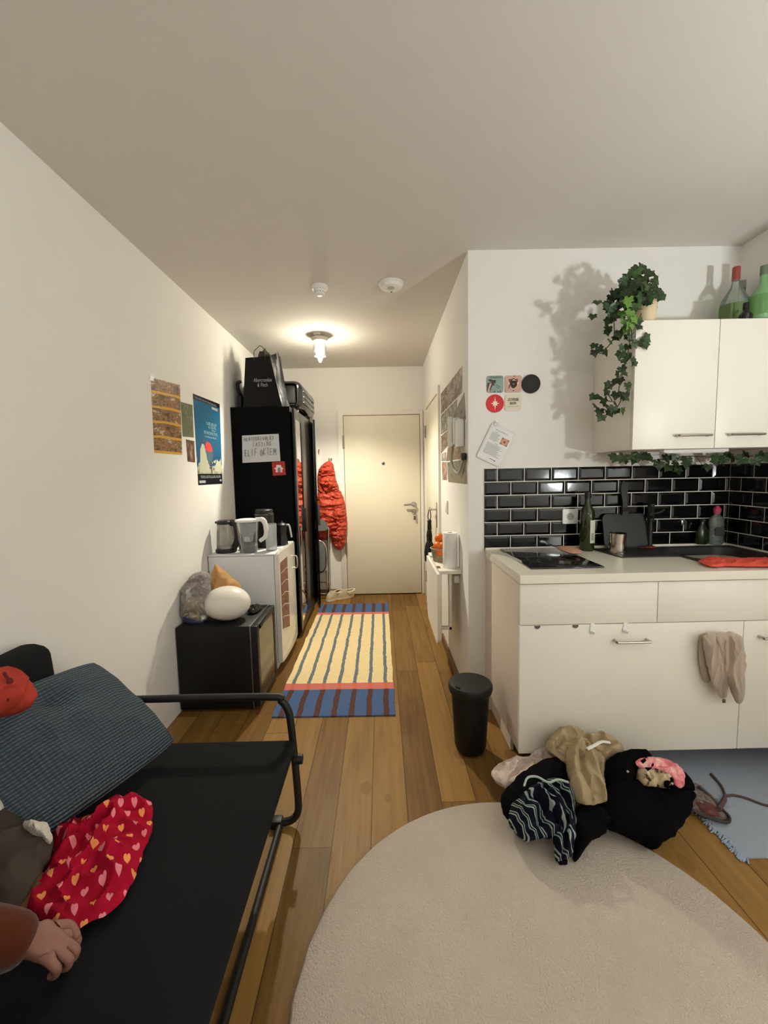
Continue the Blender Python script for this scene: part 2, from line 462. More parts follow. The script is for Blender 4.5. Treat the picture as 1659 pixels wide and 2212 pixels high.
# entrance door
d1 = sthing('door_1', (0, YE, 0))
fr = B(); y0, y1 = YE-.022, YE+.02
box(fr, -.478, -.414, y0, y1, 0, 2.115, .003); box(fr, .452, .486, y0, y1, 0, 2.115, .003); box(fr, -.414, .452, y0, y1, 2.062, 2.115, .003)
struct('door_frame', fr, trim_m, d1)
struct('door_gap', box(B(), -.414, .452, YE-.008, YE, 0, 2.062), gap_m, d1)
struct('door_leaf', box(B(), -.409, .446, YE-.03, YE-.006, .012, 2.055, .002), door_m, d1)
for z in (1.77, .55):
    h = B(); cyl(h, (-.413, YE-.036, z-.07), (-.413, YE-.036, z+.07), .009); box(h, -.425, -.401, YE-.033, YE-.03, z-.07, z+.07); struct('hinge', h, steel_m, d1)
h = B(); lathe(h, [(0, 0), (.017, .0), (.017, .006), (.012, .009), (0, .01)]); h.transform(Matrix.Rotation(pi/2, 4, 'X')); h.transform(Matrix.Translation((.03, YE-.03, 1.52)))
struct('peephole', h, plain('peephole_metal', (110, 116, 134), .3, .8), d1)
h = B(); cyl(h, (.37, YE-.03, 1.05), (.37, YE-.042, 1.05), .027); cyl(h, (.37, YE-.04, 1.05), (.37, YE-.085, 1.05), .011)
tube(h, [(.37, YE-.082, 1.05), (.34, YE-.088, 1.05), (.255, YE-.083, 1.045)], .0105, 12, n=5); struct('door_handle', h, chrome_m, d1)
h = B(); cyl(h, (.372, YE-.03, .965), (.372, YE-.042, .965), .027); cyl(h, (.372, YE-.04, .965), (.372, YE-.05, .965), .012); struct('lock_cylinder', h, steel_m, d1)

# side door in the hall wall
d2 = sthing('door_2', (XH, 4.0, 0))
fr = B(); x0, x1 = XH-.02, XH+.01
box(fr, x0, x1, 3.50, 3.565, 0, 2.11, .003); box(fr, x0, x1, 4.47, 4.535, 0, 2.11, .003); box(fr, x0, x1, 3.565, 4.47, 2.055, 2.11, .003)
struct('door_frame', fr, trim_m, d2)
struct('door_gap', box(B(), XH-.004, XH, 3.565, 4.47, 0, 2.055), gap_m, d2)
struct('door_leaf', box(B(), XH-.014, XH-.003, 3.57, 4.464, .01, 2.048, .002), door_m, d2)
for z in (1.83, .3):
    h = B(); cyl(h, (XH-.024, 4.468, z-.06), (XH-.024, 4.468, z+.06), .009); struct('hinge', h, steel_m, d2)
h = B(); box(h, XH-.021, XH-.013, 3.625, 3.663, .93, 1.15, .004); cyl(h, (XH-.016, 3.644, 1.09), (XH-.07, 3.644, 1.09), .01)
tube(h, [(XH-.064, 3.644, 1.09), (XH-.07, 3.69, 1.09), (XH-.068, 3.775, 1.088)], .0095, 12, n=5); struct('door_handle', h, chrome_m, d2)

# tiled splashback
def tiles(name, o, u, L, n, first_half):
    """glazed bevelled tiles laid in half bond; o is the top corner, u runs along the wall, n points into the room"""
    o, u, n = Vector(o), Vector(u), Vector(n); v = Vector((0, 0, -1)); tw, tg, g = .152, .0765, .0038
    t = sthing(name, o+v*.459)
    bk = B(); slab(bk, [(0, 0), (L, 0), (L, .459), (0, .459)], o, u, v, n, 0, .004); struct('grout', bk, grout_m, t)
    bm = B()
    for r in range(6):
        x = -tw/2 if (r % 2 == 0) == first_half else 0
        while x < L-.004:
            a, b = max(x, 0)+g/2, min(x+tw, L)-g/2; x += tw
            if b-a < .006: continue
            c, d = r*tg+g/2, (r+1)*tg-g/2; e = min(.013, (b-a)*.4)
            rg = []
            for ins, h in ((0, .002), (.0005, .0055), (e, .0095)):
                rg.append([bm.verts.new(o+u*px+v*py+n*h) for px, py in ((a+ins, c+ins), (b-ins, c+ins), (b-ins, d-ins), (a+ins, d-ins))])
            for p, q in zip(rg, rg[1:]):
                for i in range(4): bm.faces.new((p[i], p[(i+1) % 4], q[(i+1) % 4], q[i]))
            bm.faces.new(rg[-1])
    tm = MB('glazed_black_tile', .1, 0, .55); xx, yy, zz = tm.coords(); tm.color(lin((11, 11, 12))); tm.bump(tm.noise(tm.vec(xx, yy, zz), 22, 2), .06, .004)
    struct('tile_face', bm, tm.m, t, smooth=0)
tiles('trim_1', (.579, YK, 1.424), (1, 0, 0), XR-.579, (0, -1, 0), True)
tiles('trim_2', (XR, YK-.01, 1.424), (0, -1, 0), .75, (-1, 0, 0), False)

# ------------------------------------------------------------------ kitchen units
bc = thing('base_cabinet', (1.28, 2.1, 0), 'white kitchen base cabinet with drawer fronts, carrying the worktop', 'cabinet')
XC = .591
obj('carcass', box(B(), XC, XR-.004, 1.811, YK-.002, .1475, .924, .001), side_m, bc)
pl = B(); box(pl, .628, .644, 2.03, YK-.002, 0, .1475); obj('side_plinth', pl, side_m, bc)
obj('plinth', box(B(), .644, XR-.004, 2.03, 2.046, 0, .1475), plain('dark_plinth', (58, 62, 72), .6), bc)
def front(name, x0, x1, z0, z1): return obj(name, box(B(), x0, x1, 1.788, 1.808, z0, z1, .0012), lam_m, bc)
obj('shadow_gap', box(B(), XC+.003, XR-.006, 1.806, 1.812, .15, .92), gap_m, bc)
def bar_handle(x0, x1, z, y, parent, off=.032):
    h = B(); tube(h, smooth_path([(x0+.004, y, z), (x0+.004, y-off*.8, z), (x0+.012, y-off, z), (x1-.012, y-off, z), (x1-.004, y-off*.8, z), (x1-.004, y, z)], 4), .0055, 10)
    return obj('handle', h, steel_m, parent)
front('drawer_front', XC, 1.187, .739, .919); front('drawer_front', 1.1905, 1.79, .739, .919); front('drawer_front', 1.7935, XR-.006, .739, .919)
f1 = front('door', XC, 1.569, .1475, .7355); bar_handle(1.0, 1.147, .664, 1.788, f1)
f2 = front('door', 1.5725, XR-.006, .1475, .7355); bar_handle(1.634, 1.785, .667, 1.788, f2)

# worktop with an opening for the sink bowl
wt = B()
HX0, HX1, HY0, HY1 = 1.50, 1.92, 1.96, 2.315
T0, T1 = .926, .964
for a in ((.585, HX0, 1.772, YK-.011), (HX1, XR-.011, 1.772, YK-.011), (HX0, HX1, 1.772, HY0), (HX0, HX1, HY1, YK-.011)): box(wt, *a, T0, T1)
bmesh.ops.remove_doubles(wt, verts=wt.verts, dist=1e-5)
tag(obj('worktop', wt, plain('speckled_white_worktop', (232, 228, 214), .32, spec=.5, bump=(260, .05, .001), var=.03)), 'continuous white worktop over the base cabinet, holding hob and sink', 'worktop')
up = B(); box(up, .585, XR-.024, YK-.024, YK-.011, T1, T1+.012, .002); box(up, XR-.024, XR-.011, 1.772, YK-.011, T1, T1+.012, .002); struct('trim_3', up, trim_m)

# sink
sink_m = plain('charcoal_composite', (44, 43, 42), .4, spec=.5, bump=(300, .15, .001), var=.1)
sk = thing('sink', (1.55, 2.2, T1), 'charcoal composite kitchen sink with drainer, set into the worktop corner', 'sink')
b0 = B(); zt = T1+.006
drain = [(1.165, 2.30), (1.19, 2.085), (1.20, 2.078), (HX0-.0, 2.078), (HX0-.0, 2.318), (1.18, 2.318)]
slab(b0, drain, (0, 0, 0), (1, 0, 0), (0, 1, 0), (0, 0, 1), T1+.0005, zt)
for a in ((HX0, HX1+.02, HY1-.002, HY1+.018), (HX1-.002, HX1+.02, HY0-.015, HY1), (HX0-.012, HX1+.02, HY0-.016, HY0+.004), (HX0-.014, HX0+.006, HY0-.016, 2.085)): box(b0, *a, T1+.0005, zt)
obj('drainer', b0, sink_m, sk)
b1 = B(); prof = []
lo = [Vector((x, y, 0)) for x, y in rrect(HX1-HX0-.03, HY1-HY0-.03, .09, 8, (HX0+HX1)/2, (HY0+HY1)/2)]
ro = [Vector((x, y, 0)) for x, y in rrect(HX1-HX0-.004, HY1-HY0-.004, .02, 8, (HX0+HX1)/2, (HY0+HY1)/2)]
rings = [[b1.verts.new(p+Vector((0, 0, zt-.0005))) for p in ro], [b1.verts.new(p+Vector((0, 0, zt-.002))) for p in lo], [b1.verts.new(p+Vector((0, 0, zt-.15))) for p in lo],
         [b1.verts.new(Vector(((HX0+HX1)/2, (HY0+HY1)/2, 0))*.12+p*.88+Vector((0, 0, zt-.165))) for p in lo]]
for a, b in zip(rings, rings[1:]):
    for i in range(len(a)): b1.faces.new((a[i], a[(i+1) % len(a)], b[(i+1) % len(a)], b[i]))
b1.faces.new(rings[-1]); obj('bowl', b1, sink_m, sk)
b2 = B(); cyl(b2, (1.7, 2.13, zt-.1645), (1.7, 2.13, zt-.160), .04); obj('drain_plug', b2, steel_m, sk)
# tap
tp = thing('tap', (1.494, 2.335, T1), 'slim black kitchen tap rising behind the sink in front of the tiles', 'tap')
h = B(); lathe(h, [(.0, 0), (.026, 0), (.026, .008), (.015, .014), (.0125, .02), (.0125, .15), (.017, .155), (.017, .245), (.012, .25), (0, .25)], (1.494, 2.335, T1)); obj('body', h, blackpl_m, tp)
h = B(); tube(h, [(1.494, 2.335, T1+.225), (1.44, 2.25, T1+.228), (1.385, 2.165, T1+.215), (1.37, 2.14, T1+.195)], .0115, 12, n=6); obj('spout', h, blackpl_m, tp)
h = B(); tube(h, [(1.508, 2.335, T1+.19), (1.545, 2.33, T1+.2), (1.565, 2.328, T1+.215)], .006, 10, n=4); obj('lever', h, blackpl_m, tp)

# hob
hb = thing('hob', (.833, 2.12, T1), 'black glass two-zone hob set into the left end of the worktop', 'hob')
obj('glass_top', box(B(), .666, 1.0, 1.876, 2.368, T1+.0004, T1+.007, .002), blackgl_m, hb)
mk_m = plain('grey_mark', (92, 92, 92), .4)
for yy, rr in ((2.0, .085), (2.245, .072)):
    if 1:
        zn = B()
        for k in range(48):
            a0, a1 = 2*pi*k/48, 2*pi*(k+1)/48
            q = [zn.verts.new((.833+cos(a)*r, yy+sin(a)*r, T1+.0073)) for a, r in ((a0, rr), (a1, rr), (a1, rr+.0016), (a0, rr+.0016))]; zn.faces.new(q)
        bmesh.ops.remove_doubles(zn, verts=zn.verts, dist=1e-6); obj('zone_marking', zn, mk_m, hb, 0)
zn = B(); box(zn, .70, .966, 2.118, 2.1195, T1+.0070, T1+.0073); obj('zone_line', zn, mk_m, hb, 0)
zn = B(); box(zn, .79, .93, 1.892, 1.898, T1+.0070, T1+.0073); obj('touch_panel', zn, mk_m, hb, 0)
# upper cabinets
uc = thing('wall_cabinet', (1.58, 2.2, 1.495), 'white two-door wall cabinet above the black tiles, ivy pot on top', 'cabinet')
obj('carcass', box(B(), 1.187, XR-.003, 2.034, YK-.002, 1.4965, 2.084, .001), lam_m, uc)
for x0, x1, hx0, hx1 in ((1.187, 1.5735, 1.388, 1.54), (1.577, 1.9635, 1.635, 1.788)):
    d = obj('door', box(B(), x0, x1, 2.011, 2.031, 1.4965, 2.084, .0012), lam_m, uc); bar_handle(hx0, hx1, 1.556, 2.011, d)
lb = thing('under_cabinet_light', (1.5, 2.1, 1.48), 'slim white lamp bar fixed beneath the wall cabinet', 'lamp')
obj('housing', box(B(), 1.38, 1.70, 2.075, 2.115, 1.481, 1.4962, .004), white_m, lb); h = B(); box(h, 1.395, 1.685, 2.08, 2.11, 1.478, 1.4815, .001); obj('diffuser', h, plain('opal', (245, 245, 240), .4), lb)
# ------------------------------------------------------------------ worktop things
ZT = T1
def at_top(name, bm, mat, label, cat, group=None): return tag(obj(name, bm, mat), label, cat, group)
# power socket
ps = thing('power_socket', (1.065, YK-.01, 1.105), 'white square power socket mounted on the black tiles left of the bottle', 'socket')
o0 = Vector((1.065, YK-.009, 1.145))
s = B(); slab(s, rrect(.086, .083, .006), o0, (1, 0, 0), (0, 0, 1), (0, -1, 0), 0, .01); obj('plate', s, white_m, ps)
s = B(); slab(s, circ(.0215), o0, (1, 0, 0), (0, 0, 1), (0, -1, 0), .0098, .0108); obj('recess', s, plain('recess_grey', (186, 184, 178), .5), ps)
for dx, dz, r in ((-.0095, 0, .0026), (.0095, 0, .0026), (0, .011, .0024)): s = B(); slab(s, circ(r, 12, dx, dz), o0, (1, 0, 0), (0, 0, 1), (0, -1, 0), .0108, .0122); obj('contact', s, ink_m, ps)
# oil bottle
ob = thing('oil_bottle', (1.124, 2.30, ZT), 'tall dark green glass oil bottle with white label, standing before the tiles', 'bottle')
s = B(); lathe(s, [(0, .0), (.034, 0), (.038, .006), (.038, .19), (.036, .215), (.022, .245), (.0145, .26), (.0135, .30), (.0155, .302), (.0155, .316), (0, .317)], (1.124, 2.30, ZT)); obj('glass_body', s, plain('dark_green_glass', (34, 44, 12), .1, spec=.6, var=.2), ob)
s = B(); lathe(s, [(.0165, .288), (.0165, .322), (0, .323)], (1.124, 2.30, ZT)); obj('cap', s, blackpl_m, ob)
s = B()
for k in range(8):
    a0, a1 = radians(-92+k*9), radians(-92+(k+1)*9)
    q = [s.verts.new((1.124+cos(a)*.0385, 2.30+sin(a)*.0385, z)) for a, z in ((a0, ZT+.045), (a1, ZT+.045), (a1, ZT+.17), (a0, ZT+.17))]; s.faces.new(q)
bmesh.ops.remove_doubles(s, verts=s.verts, dist=1e-6); bmesh.ops.solidify(s, geom=s.faces[:], thickness=-.0006); obj('label', s, plain('label_paper', (214, 216, 196), .7), ob)
s = B()
for i in range(5): box(s, 1.128, 1.142, 2.2605, 2.2612, ZT+.063+i*.008, ZT+.066+i*.008)
obj('label_print', s, ink_m, ob)
# black board with handle
cb = thing('cutting_board', (1.362, 2.36, ZT), 'black plastic cutting board with long handle leaning against the tiles', 'board')
s = B(); slab(s, rrect(.245, .19, .03, 6, 1.362, .098), (0, 2.335, ZT+.001), (1, 0, 0), (0, .2, .98), (0, -.98, .2), 0, .008); obj('blade', s, plain('matt_black_board', (28, 28, 29), .5, bump=(180, .2, .001)), cb)
s = B(); slab(s, [(1.345, .185), (1.350, .25), (1.343, .33), (1.350, .366), (1.362, .378), (1.374, .366), (1.381, .33), (1.374, .25), (1.379, .185)], (0, 2.337, ZT+.001), (1, 0, 0), (0, .14, .99), (0, -.99, .14), -.002, .014); obj('handle', s, blackpl_m, cb)
# steel cup
mg = thing('steel_cup', (1.238, 2.2, ZT), 'small shiny steel cup on the drainer in front of the black board', 'cup')
s = B(); lathe(s, [(0, 0), (.046, 0), (.046, .004), (.041, .008), (.041, .10), (.0425, .102), (.040, .1025), (.039, .01), (0, .009)], (1.238, 2.2, ZT+.0065)); obj('body', s, plain('polished_steel', (190, 182, 172), .16, 1.0), mg)
s = B(); tube(s, [(1.278, 2.19, ZT+.035), (1.32, 2.18, ZT+.033), (1.36, 2.172, ZT+.036)], .005, 10, n=4, flat=.6); obj('handle', s, blackpl_m, mg)
# pink wooden spoon rest / spatula
sp = thing('wooden_spatula', (1.07, 2.33, ZT), 'pinkish wooden spatula lying across the back edge of the hob', 'spatula')
s = puff([uz(1197, 1180, ZT+.03), uz(1225, 1180, ZT+.03), uz(1256, 1188, ZT+.03), uz(1258, 1194, ZT+.028), uz(1240, 1197, ZT+.028), uz(1215, 1190, ZT+.028)], (0, 0, 1), .012, .01, 0, seed=1, N=60, M=10, soft=2); obj('bowl', s, plain('pale_pink_wood', (214, 160, 136), .55, bump=(60, .2, .002), var=.12), sp)
s = B(); tube(s, [uz(1202, 1181, ZT+.03), uz(1190, 1178, ZT+.045), uz(1181, 1175, ZT+.055)], .004, 8, n=4); obj('handle', s, steel_m, sp)
# leaflet beside hob
s = sheet([(.655, 2.19, ZT+.002), (.664, 1.985, ZT+.002), (.667, 2.0, ZT+.012), (.64, 2.2, ZT+.016)], .0008, (-.3, 0, 1), 8, 2, .004); at_top('leaflet', s, plain('grey_glossy_paper', (170, 172, 170), .35), 'curled grey leaflet tucked against the left side of the hob', 'leaflet')
# scrubber in red
s = B(); ball(s, (1.46, 2.28, ZT+.014), (.035, .02, .008)); tube(s, [(1.40, 2.275, ZT+.012), (1.44, 2.28, ZT+.014)], .004, 8); at_top('scrubber', s, plain('dark_red_plastic', (120, 34, 34), .35), 'small dark red scrubber lying at the foot of the black tap', 'scrubber')
# soap bottle
sb = thing('soap_bottle', (1.866, 2.30, ZT), 'clear dish soap bottle with pink cap in the tiled corner', 'bottle')
c0 = (1.866, 2.338, ZT+.012)
s = B(); lathe(s, [(0, 0), (.03, 0), (.036, .006), (.038, .05), (.033, .08), (.04, .115), (.036, .145), (.016, .165), (.014, .172), (0, .172)], c0, 28, 1.1, .62); obj('body', s, glass('soap_plastic', (.62, .70, .64), .06, .82), sb)
s = B(); lathe(s, [(.015, .170), (.016, .18), (.019, .187), (.019, .2), (.012, .207), (.008, .215), (0, .216)], c0, 20); obj('cap', s, plain('pink_cap', (190, 70, 96), .4), sb)
s = B(); slab(s, rrect(.05, .05, .012, 4, 0, .075), (1.866, 2.338-.0255, ZT+.012), (1, 0, 0), (0, 0, 1), (0, -1, 0), 0, .0008); obj('label', s, plain('silver_label', (96, 104, 98), .25, .6), sb)
gb = thing('green_bottle', (1.80, 2.35, ZT), 'dark green squat bottle half hidden behind the clear soap bottle', 'bottle')
s = B(); lathe(s, [(0, 0), (.028, 0), (.031, .006), (.031, .075), (.02, .1), (.012, .112), (.012, .13), (0, .13)], (1.80, 2.352, ZT+.012), 24, 1, .62); obj('body', s, plain('bottle_green', (30, 42, 22), .25), gb)
s = B(); lathe(s, [(.0135, .126), (.0135, .142), (0, .143)], (1.80, 2.352, ZT+.012), 16); obj('cap', s, blackpl_m, gb)
# tile hook
s = B(); box(s, 1.692, 1.716, YK-.027, YK-.0085, 1.083, 1.112, .003); at_top('tile_hook', s, chrome_m, 'tiny chrome square hook stuck on the tiles left of the soap', 'hook')
# coral cloth
P = [uz(x, y, ZT+.012) for x, y in ((1505, 1211), (1524, 1205), (1560, 1206), (1600, 1207), (1672, 1206), (1690, 1222), (1640, 1223), (1590, 1222), (1560, 1221), (1540, 1224), (1522, 1220))]
coral_m = plain('coral_microfibre', (226, 92, 78), .95, spec=.1, bump=(400, .5, .002), var=.1)
P = [Vector((min(p.x, XR-.02), p.y, p.z)) for p in P]
at_top('dish_cloth', puff(P, (0, 0, 1), .009, .01, .007, (30, 18), 3, 120, 16, 1, 6), coral_m, 'coral red folded cloth lying on the front of the worktop by the sink', 'cloth')
# green brush in bowl
db = thing('dish_brush', (1.8, 2.2, ZT-.05), 'green-handled dish brush lying in the dark sink bowl', 'brush')
s = B(); tube(s, [uz(1588, 1187, ZT-.02), uz(1612, 1196, ZT-.03), uz(1632, 1196, ZT-.03), uz(1640, 1203, ZT-.05)], .008, 10, n=5); obj('handle', s, plain('pale_green_plastic', (140, 170, 110), .4), db)
s = B(); ball(s, uz(1641, 1206, ZT-.06), (.02, .02, .018)); obj('bristle_head', s, plain('white_bristle', (200, 204, 190), .9, bump=(300, .8, .004)), db)

# ------------------------------------------------------------------ on the kitchen wall
def wall_disc(name, cx, cz, poly, mat, label, th=.004, y=YK):
    t = thing(name, (cx, y, cz), label, 'coaster', 'coasters stuck on the kitchen wall')
    s = B(); slab(s, poly, (cx, y, cz), (1, 0, 0), (0, 0, 1), (0, -1, 0), -.001, th); obj('board', s, mat, t); return t
def deco(t, name, polys, mat, cx, cz, d=.0045, y=YK):
    for k, p in enumerate(polys):
        s = B(); slab(s, p, (cx, y-.0005, cz), (1, 0, 0), (0, 0, 1), (0, -1, 0), d-.0008, d+.0002*k); obj(name, s, mat, t, 0)
def px2(l, cx, cz): 
    return [((p.x-cx), (p.z-cz)) for p in (uy(1040+a*140/1659, 800+b*140/1659, YK) for a, b in l)]
cx, cz = .640, 1.886
t = wall_disc('coaster', cx, cz, rrect(.093, .091, .012), plain('grey_green_card', (142, 164, 158), .7), 'grey-green square coaster with a dark boot drawing, top left of the group')
deco(t, 'printed_figure', [px2([(150, 330), (200, 318), (262, 330), (330, 360), (345, 400), (290, 380), (240, 470), (215, 560), (150, 560), (140, 500)], cx, cz), px2([(170, 240), (240, 232), (262, 250), (370, 255), (352, 330), (300, 350), (230, 300), (172, 268)], cx, cz)], plain('dark_plum_print', (74, 58, 66), .7), cx, cz)
deco(t, 'printed_leg', [px2([(205, 340), (255, 345), (235, 400), (205, 480), (205, 560), (150, 558), (165, 470)], cx, cz)], plain('flesh_print', (206, 168, 150), .7), cx, cz, .0056)
deco(t, 'printed_line', [px2([(360, 370), (370, 362), (480, 430), (476, 438)], cx, cz), px2([(350, 420), (360, 414), (450, 468), (440, 474)], cx, cz), px2([(300, 560), (330, 520), (345, 570)], cx, cz), px2([(400, 570), (420, 530), (440, 575)], cx, cz), px2([(460, 560), (485, 520), (498, 575)], cx, cz)], plain('teal_print', (60, 92, 92), .7), cx, cz, .005)
scribble('lettering', (cx+.004, YK-.0046, cz+.036), (1, 0, 0), (0, 0, 1), .068, .009, 9, ink_m, t)
cx, cz = .7405, 1.885
t = wall_disc('coaster', cx, cz, rrect(.092, .092, .012), plain('dusty_pink_card', (206, 170, 154), .7), 'dusty pink square coaster with a dark shield emblem, top middle of the group')
deco(t, 'shield_outline', [px2([(672, 205), (800, 210), (945, 205), (945, 340), (890, 420), (806, 495), (730, 420), (672, 330)], cx, cz)], plain('cream_print', (232, 214, 198), .7), cx, cz)
deco(t, 'shield_left', [px2([(684, 218), (770, 222), (730, 330), (690, 300)], cx, cz), px2([(870, 222), (934, 218), (930, 300), (900, 320)], cx, cz)], plain('brick_print', (150, 74, 62), .7), cx, cz, .0052)
deco(t, 'shield_emblem', [px2([(760, 230), (810, 205), (880, 235), (900, 300), (905, 390), (860, 440), (806, 475), (750, 430), (735, 380), (700, 470), (684, 470), (715, 370), (730, 290)], cx, cz)], plain('dark_brown_print', (56, 34, 32), .7), cx, cz, .0058)
deco(t, 'emblem_highlight', [px2([(770, 262), (812, 230), (868, 262), (880, 275), (830, 262), (800, 268)], cx, cz), px2([(800, 340), (830, 360), (822, 372), (796, 352)], cx, cz)], plain('cream_print2', (230, 212, 196), .7), cx, cz, .0066)
deco(t, 'printed_mark', [px2([(815, 152), (860, 148), (850, 168), (812, 176)], cx, cz), px2([(790, 510), (826, 508), (826, 540), (790, 540)], cx, cz)], plain('dull_red_print', (140, 92, 84), .7), cx, cz, .0052)
t = wall_disc('coaster', .8375, 1.883, circ(.0505, 48), plain('charcoal_felt', (44, 44, 43), .9, bump=(400, .5, .001)), 'round charcoal coaster, right end of the upper row', .012)
deco(t, 'inner_disc', [circ(.027, 36)], plain('charcoal_felt_centre', (52, 51, 49), .9), .8375, 1.883, .0124)
cx, cz = .640, 1.781
t = wall_disc('coaster', cx, cz, circ(.0495, 48), plain('bright_red_card', (206, 34, 38), .6), 'round red coaster with a white eight-pointed star')
star = []
for k in range(16):
    a = pi/2+k*pi/8; r = .010 if k % 2 else {0: .038, 8: .038, 4: .025, 12: .025}.get(k, .020)
    star.append((cos(a)*r, sin(a)*r))
deco(t, 'star', [star], plain('star_cream', (246, 230, 206), .6), cx, cz)
cx, cz = .7405, 1.785
t = wall_disc('coaster', cx, cz, rrect(.091, .091, .014), plain('cream_card', (226, 216, 196), .75), 'cream square coaster with black block lettering, lower right of the group')
lettering('lettering', 'LEUVENSE', .022, (cx, YK-.0052, cz+.015), (1, 0, 0), (0, 0, 1), ink_m, t, width=.062)
lettering('lettering', 'BEER', .019, (cx, YK-.0052, cz-.005), (1, 0, 0), (0, 0, 1), ink_m, t, width=.036)
deco(t, 'printed_line', [[(-.032, -.0212), (.032, -.0212), (.032, -.0224), (-.032, -.0224)]], ink_m, cx, cz)

# laminated recipe card on a ring
rc = thing('recipe_card', (.645, YK, 1.555), 'laminated white recipe card hanging aslant from a ring on the wall', 'card')
ang = radians(-26); u = Vector((cos(ang), 0, sin(ang))); v = Vector((-sin(ang), 0, cos(ang))); nrm = Vector((0, -1, 0)); o = Vector((.646, YK-.007, 1.5535))
s = B(); slab(s, rrect(.146, .208, .008), o, u, v, nrm, 0, .0012); obj('laminate', s, plain('laminate_edge', (222, 222, 220), .2, spec=.6), rc)
s = B(); slab(s, rrect(.130, .19, .001), o, u, v, nrm, .0011, .0016); obj('paper', s, paper_m, rc)
s = B(); rnd = random.Random(3)
def lines(y0, y1, x0, x1, step=.0042):
    y = y0
    while y > y1:
        e = x1-rnd.random()*(x1-x0)*.35
        slab(s, [(x0, y), (e, y), (e, y-.0018), (x0, y-.0018)], o, u, v, nrm, .0016, .0019); y -= step
lines(.058, .012, -.052, .004); lines(-.004, -.066, -.052, .052)
obj('printed_text', s, greyink_m, rc, 0)
scribble('heading', o+v*.076+nrm*.0016, u, v, .075, .007, 14, greyink_m, rc)
scribble('subheading', o+v*.065-u*.025+nrm*.0016, u, v, .02, .004, 6, ink_m, rc)
scribble('subheading', o+v*.003+nrm*.0016, u, v, .018, .004, 5, ink_m, rc)
s = B(); slab(s, [(-.0, -.08), (.03, -.083), (.033, -.079), (.036, -.085), (.03, -.088), (.029, -.0855), (0, -.083)], o, u, v, nrm, .0016, .002); obj('printed_arrow', s, ink_m, rc, 0)
s = B(); slab(s, [(.014, .014), (.057, .014), (.057, .052), (.014, .052)], o, u, v, nrm, .0016, .002)
b_ = MB('pastry_photo', .4); x_, y_, z_ = b_.coords(); cc = Vector(o+u*.0355+v*.033)-Vector((.645, YK, 1.555))
rr = ((x_-cc.x)*(x_-cc.x)+(z_-cc.z)*(z_-cc.z)).sqrt()
b_.color(b_.ramp(rr/.026, [(0, lin((120, 72, 46))), (.22, lin((112, 66, 42))), (.34, lin((206, 160, 122))), (.62, lin((198, 142, 104))), (.8, lin((170, 110, 74))), (.95, lin((58, 26, 16)))])); obj('printed_photo', s, b_.m, rc, 0)
s = B(); tube(s, [(.643+cos(a)*.011, YK-.012+sin(a)*.002, 1.668+.011*sin(a)) for a in [2*pi*k/24 for k in range(24)]], .0013, 8, True); obj('ring', s, chrome_m, rc)
s = B(); lathe(s, [(0, 0), (.008, 0), (.008, .004), (.003, .006), (.003, .012), (.006, .015), (0, .017)]); s.transform(Matrix.Rotation(pi/2, 4, 'X')); s.transform(Matrix.Translation((.646, YK, 1.682)))
tag(obj('wall_hook', s, white_m), 'tiny white knob hook on the wall holding the recipe ring', 'hook')

# ------------------------------------------------------------------ cabinet front
for i, (x, lab) in enumerate(((.906, 'white over-door hook on the lower cabinet, the left of two'), (1.05, 'white over-door hook directly above the cabinet handle'))):
    s = B(); box(s, x-.009, x+.009, 1.7845, 1.788, .716, .742, .0015)
    slab(s, rrect(.022, .03, .0105, 5, x, .714), (0, 1.7865, 0), (1, 0, 0), (0, 0, 1), (0, -1, 0), 0, .0035); tube(s, [(x, 1.784, .706), (x, 1.772, .702), (x, 1.768, .711)], .005, 8, n=4); tag(obj('over_door_hook', s, white_m), lab, 'hook', 'white hooks over the cabinet door')
for x, lab in ((.666, 'dark half-round bumper under the drawer, nearest the cabinet corner'), (.832, 'dark half-round bumper under the drawer, next to the white hooks')):
    s = B(); slab(s, [(cos(a)*.0125+x, sin(a)*.0125+.735) for a in [pi+pi*k/14 for k in range(15)]], (0, 1.7885, 0), (1, 0, 0), (0, 0, 1), (0, -1, 0), 0, .005); tag(obj('cabinet_bumper', s, plain('brown_grey_rubber', (92, 84, 80), .7)), lab, 'bumper', 'dark bumpers on the cabinet front')
# towel
towel_m = plain('taupe_terry', (188, 172, 156), 1.0, spec=.05, bump=(500, .9, .003), var=.1, sheen=.3)
tw = thing('hand_towel', (1.48, 1.76, .36), 'taupe terry hand towel hanging in two lobes on the lower cabinet door', 'towel')
def tpoly(l, y): return [uy(x, yy, y) for x, yy in l]
obj('back_fold', puff(tpoly([(1512, 1372), (1522, 1368), (1535, 1372), (1545, 1420), (1540, 1470), (1525, 1477), (1516, 1460), (1508, 1420)], 1.772), (0, -1, 0), .012, .012, .004, (30, 8), 2, 80, 12), towel_m, tw)
obj('left_lobe', puff(tpoly([(1519, 1366), (1545, 1365), (1572, 1376), (1574, 1440), (1573, 1495), (1566, 1514), (1556, 1508), (1540, 1480), (1528, 1440), (1520, 1400)], 1.740), (0, -1, 0), .014, .014, .012, (26, 5), 5, 120, 20, 1, 5), towel_m, tw)
obj('right_lobe', puff(tpoly([(1540, 1365), (1600, 1366), (1608, 1400), (1610, 1450), (1606, 1500), (1601, 1524), (1588, 1518), (1574, 1480), (1563, 1440), (1552, 1400)], 1.733), (0, -1, 0), .016, .014, .013, (22, 5), 8, 120, 20, 1, 5), towel_m, tw)
s = B(); box(s, 1.450, 1.463, 1.732, 1.736, .396, .412, .001); obj('care_tag', s, plain('brown_tag', (96, 78, 70), .8), tw)
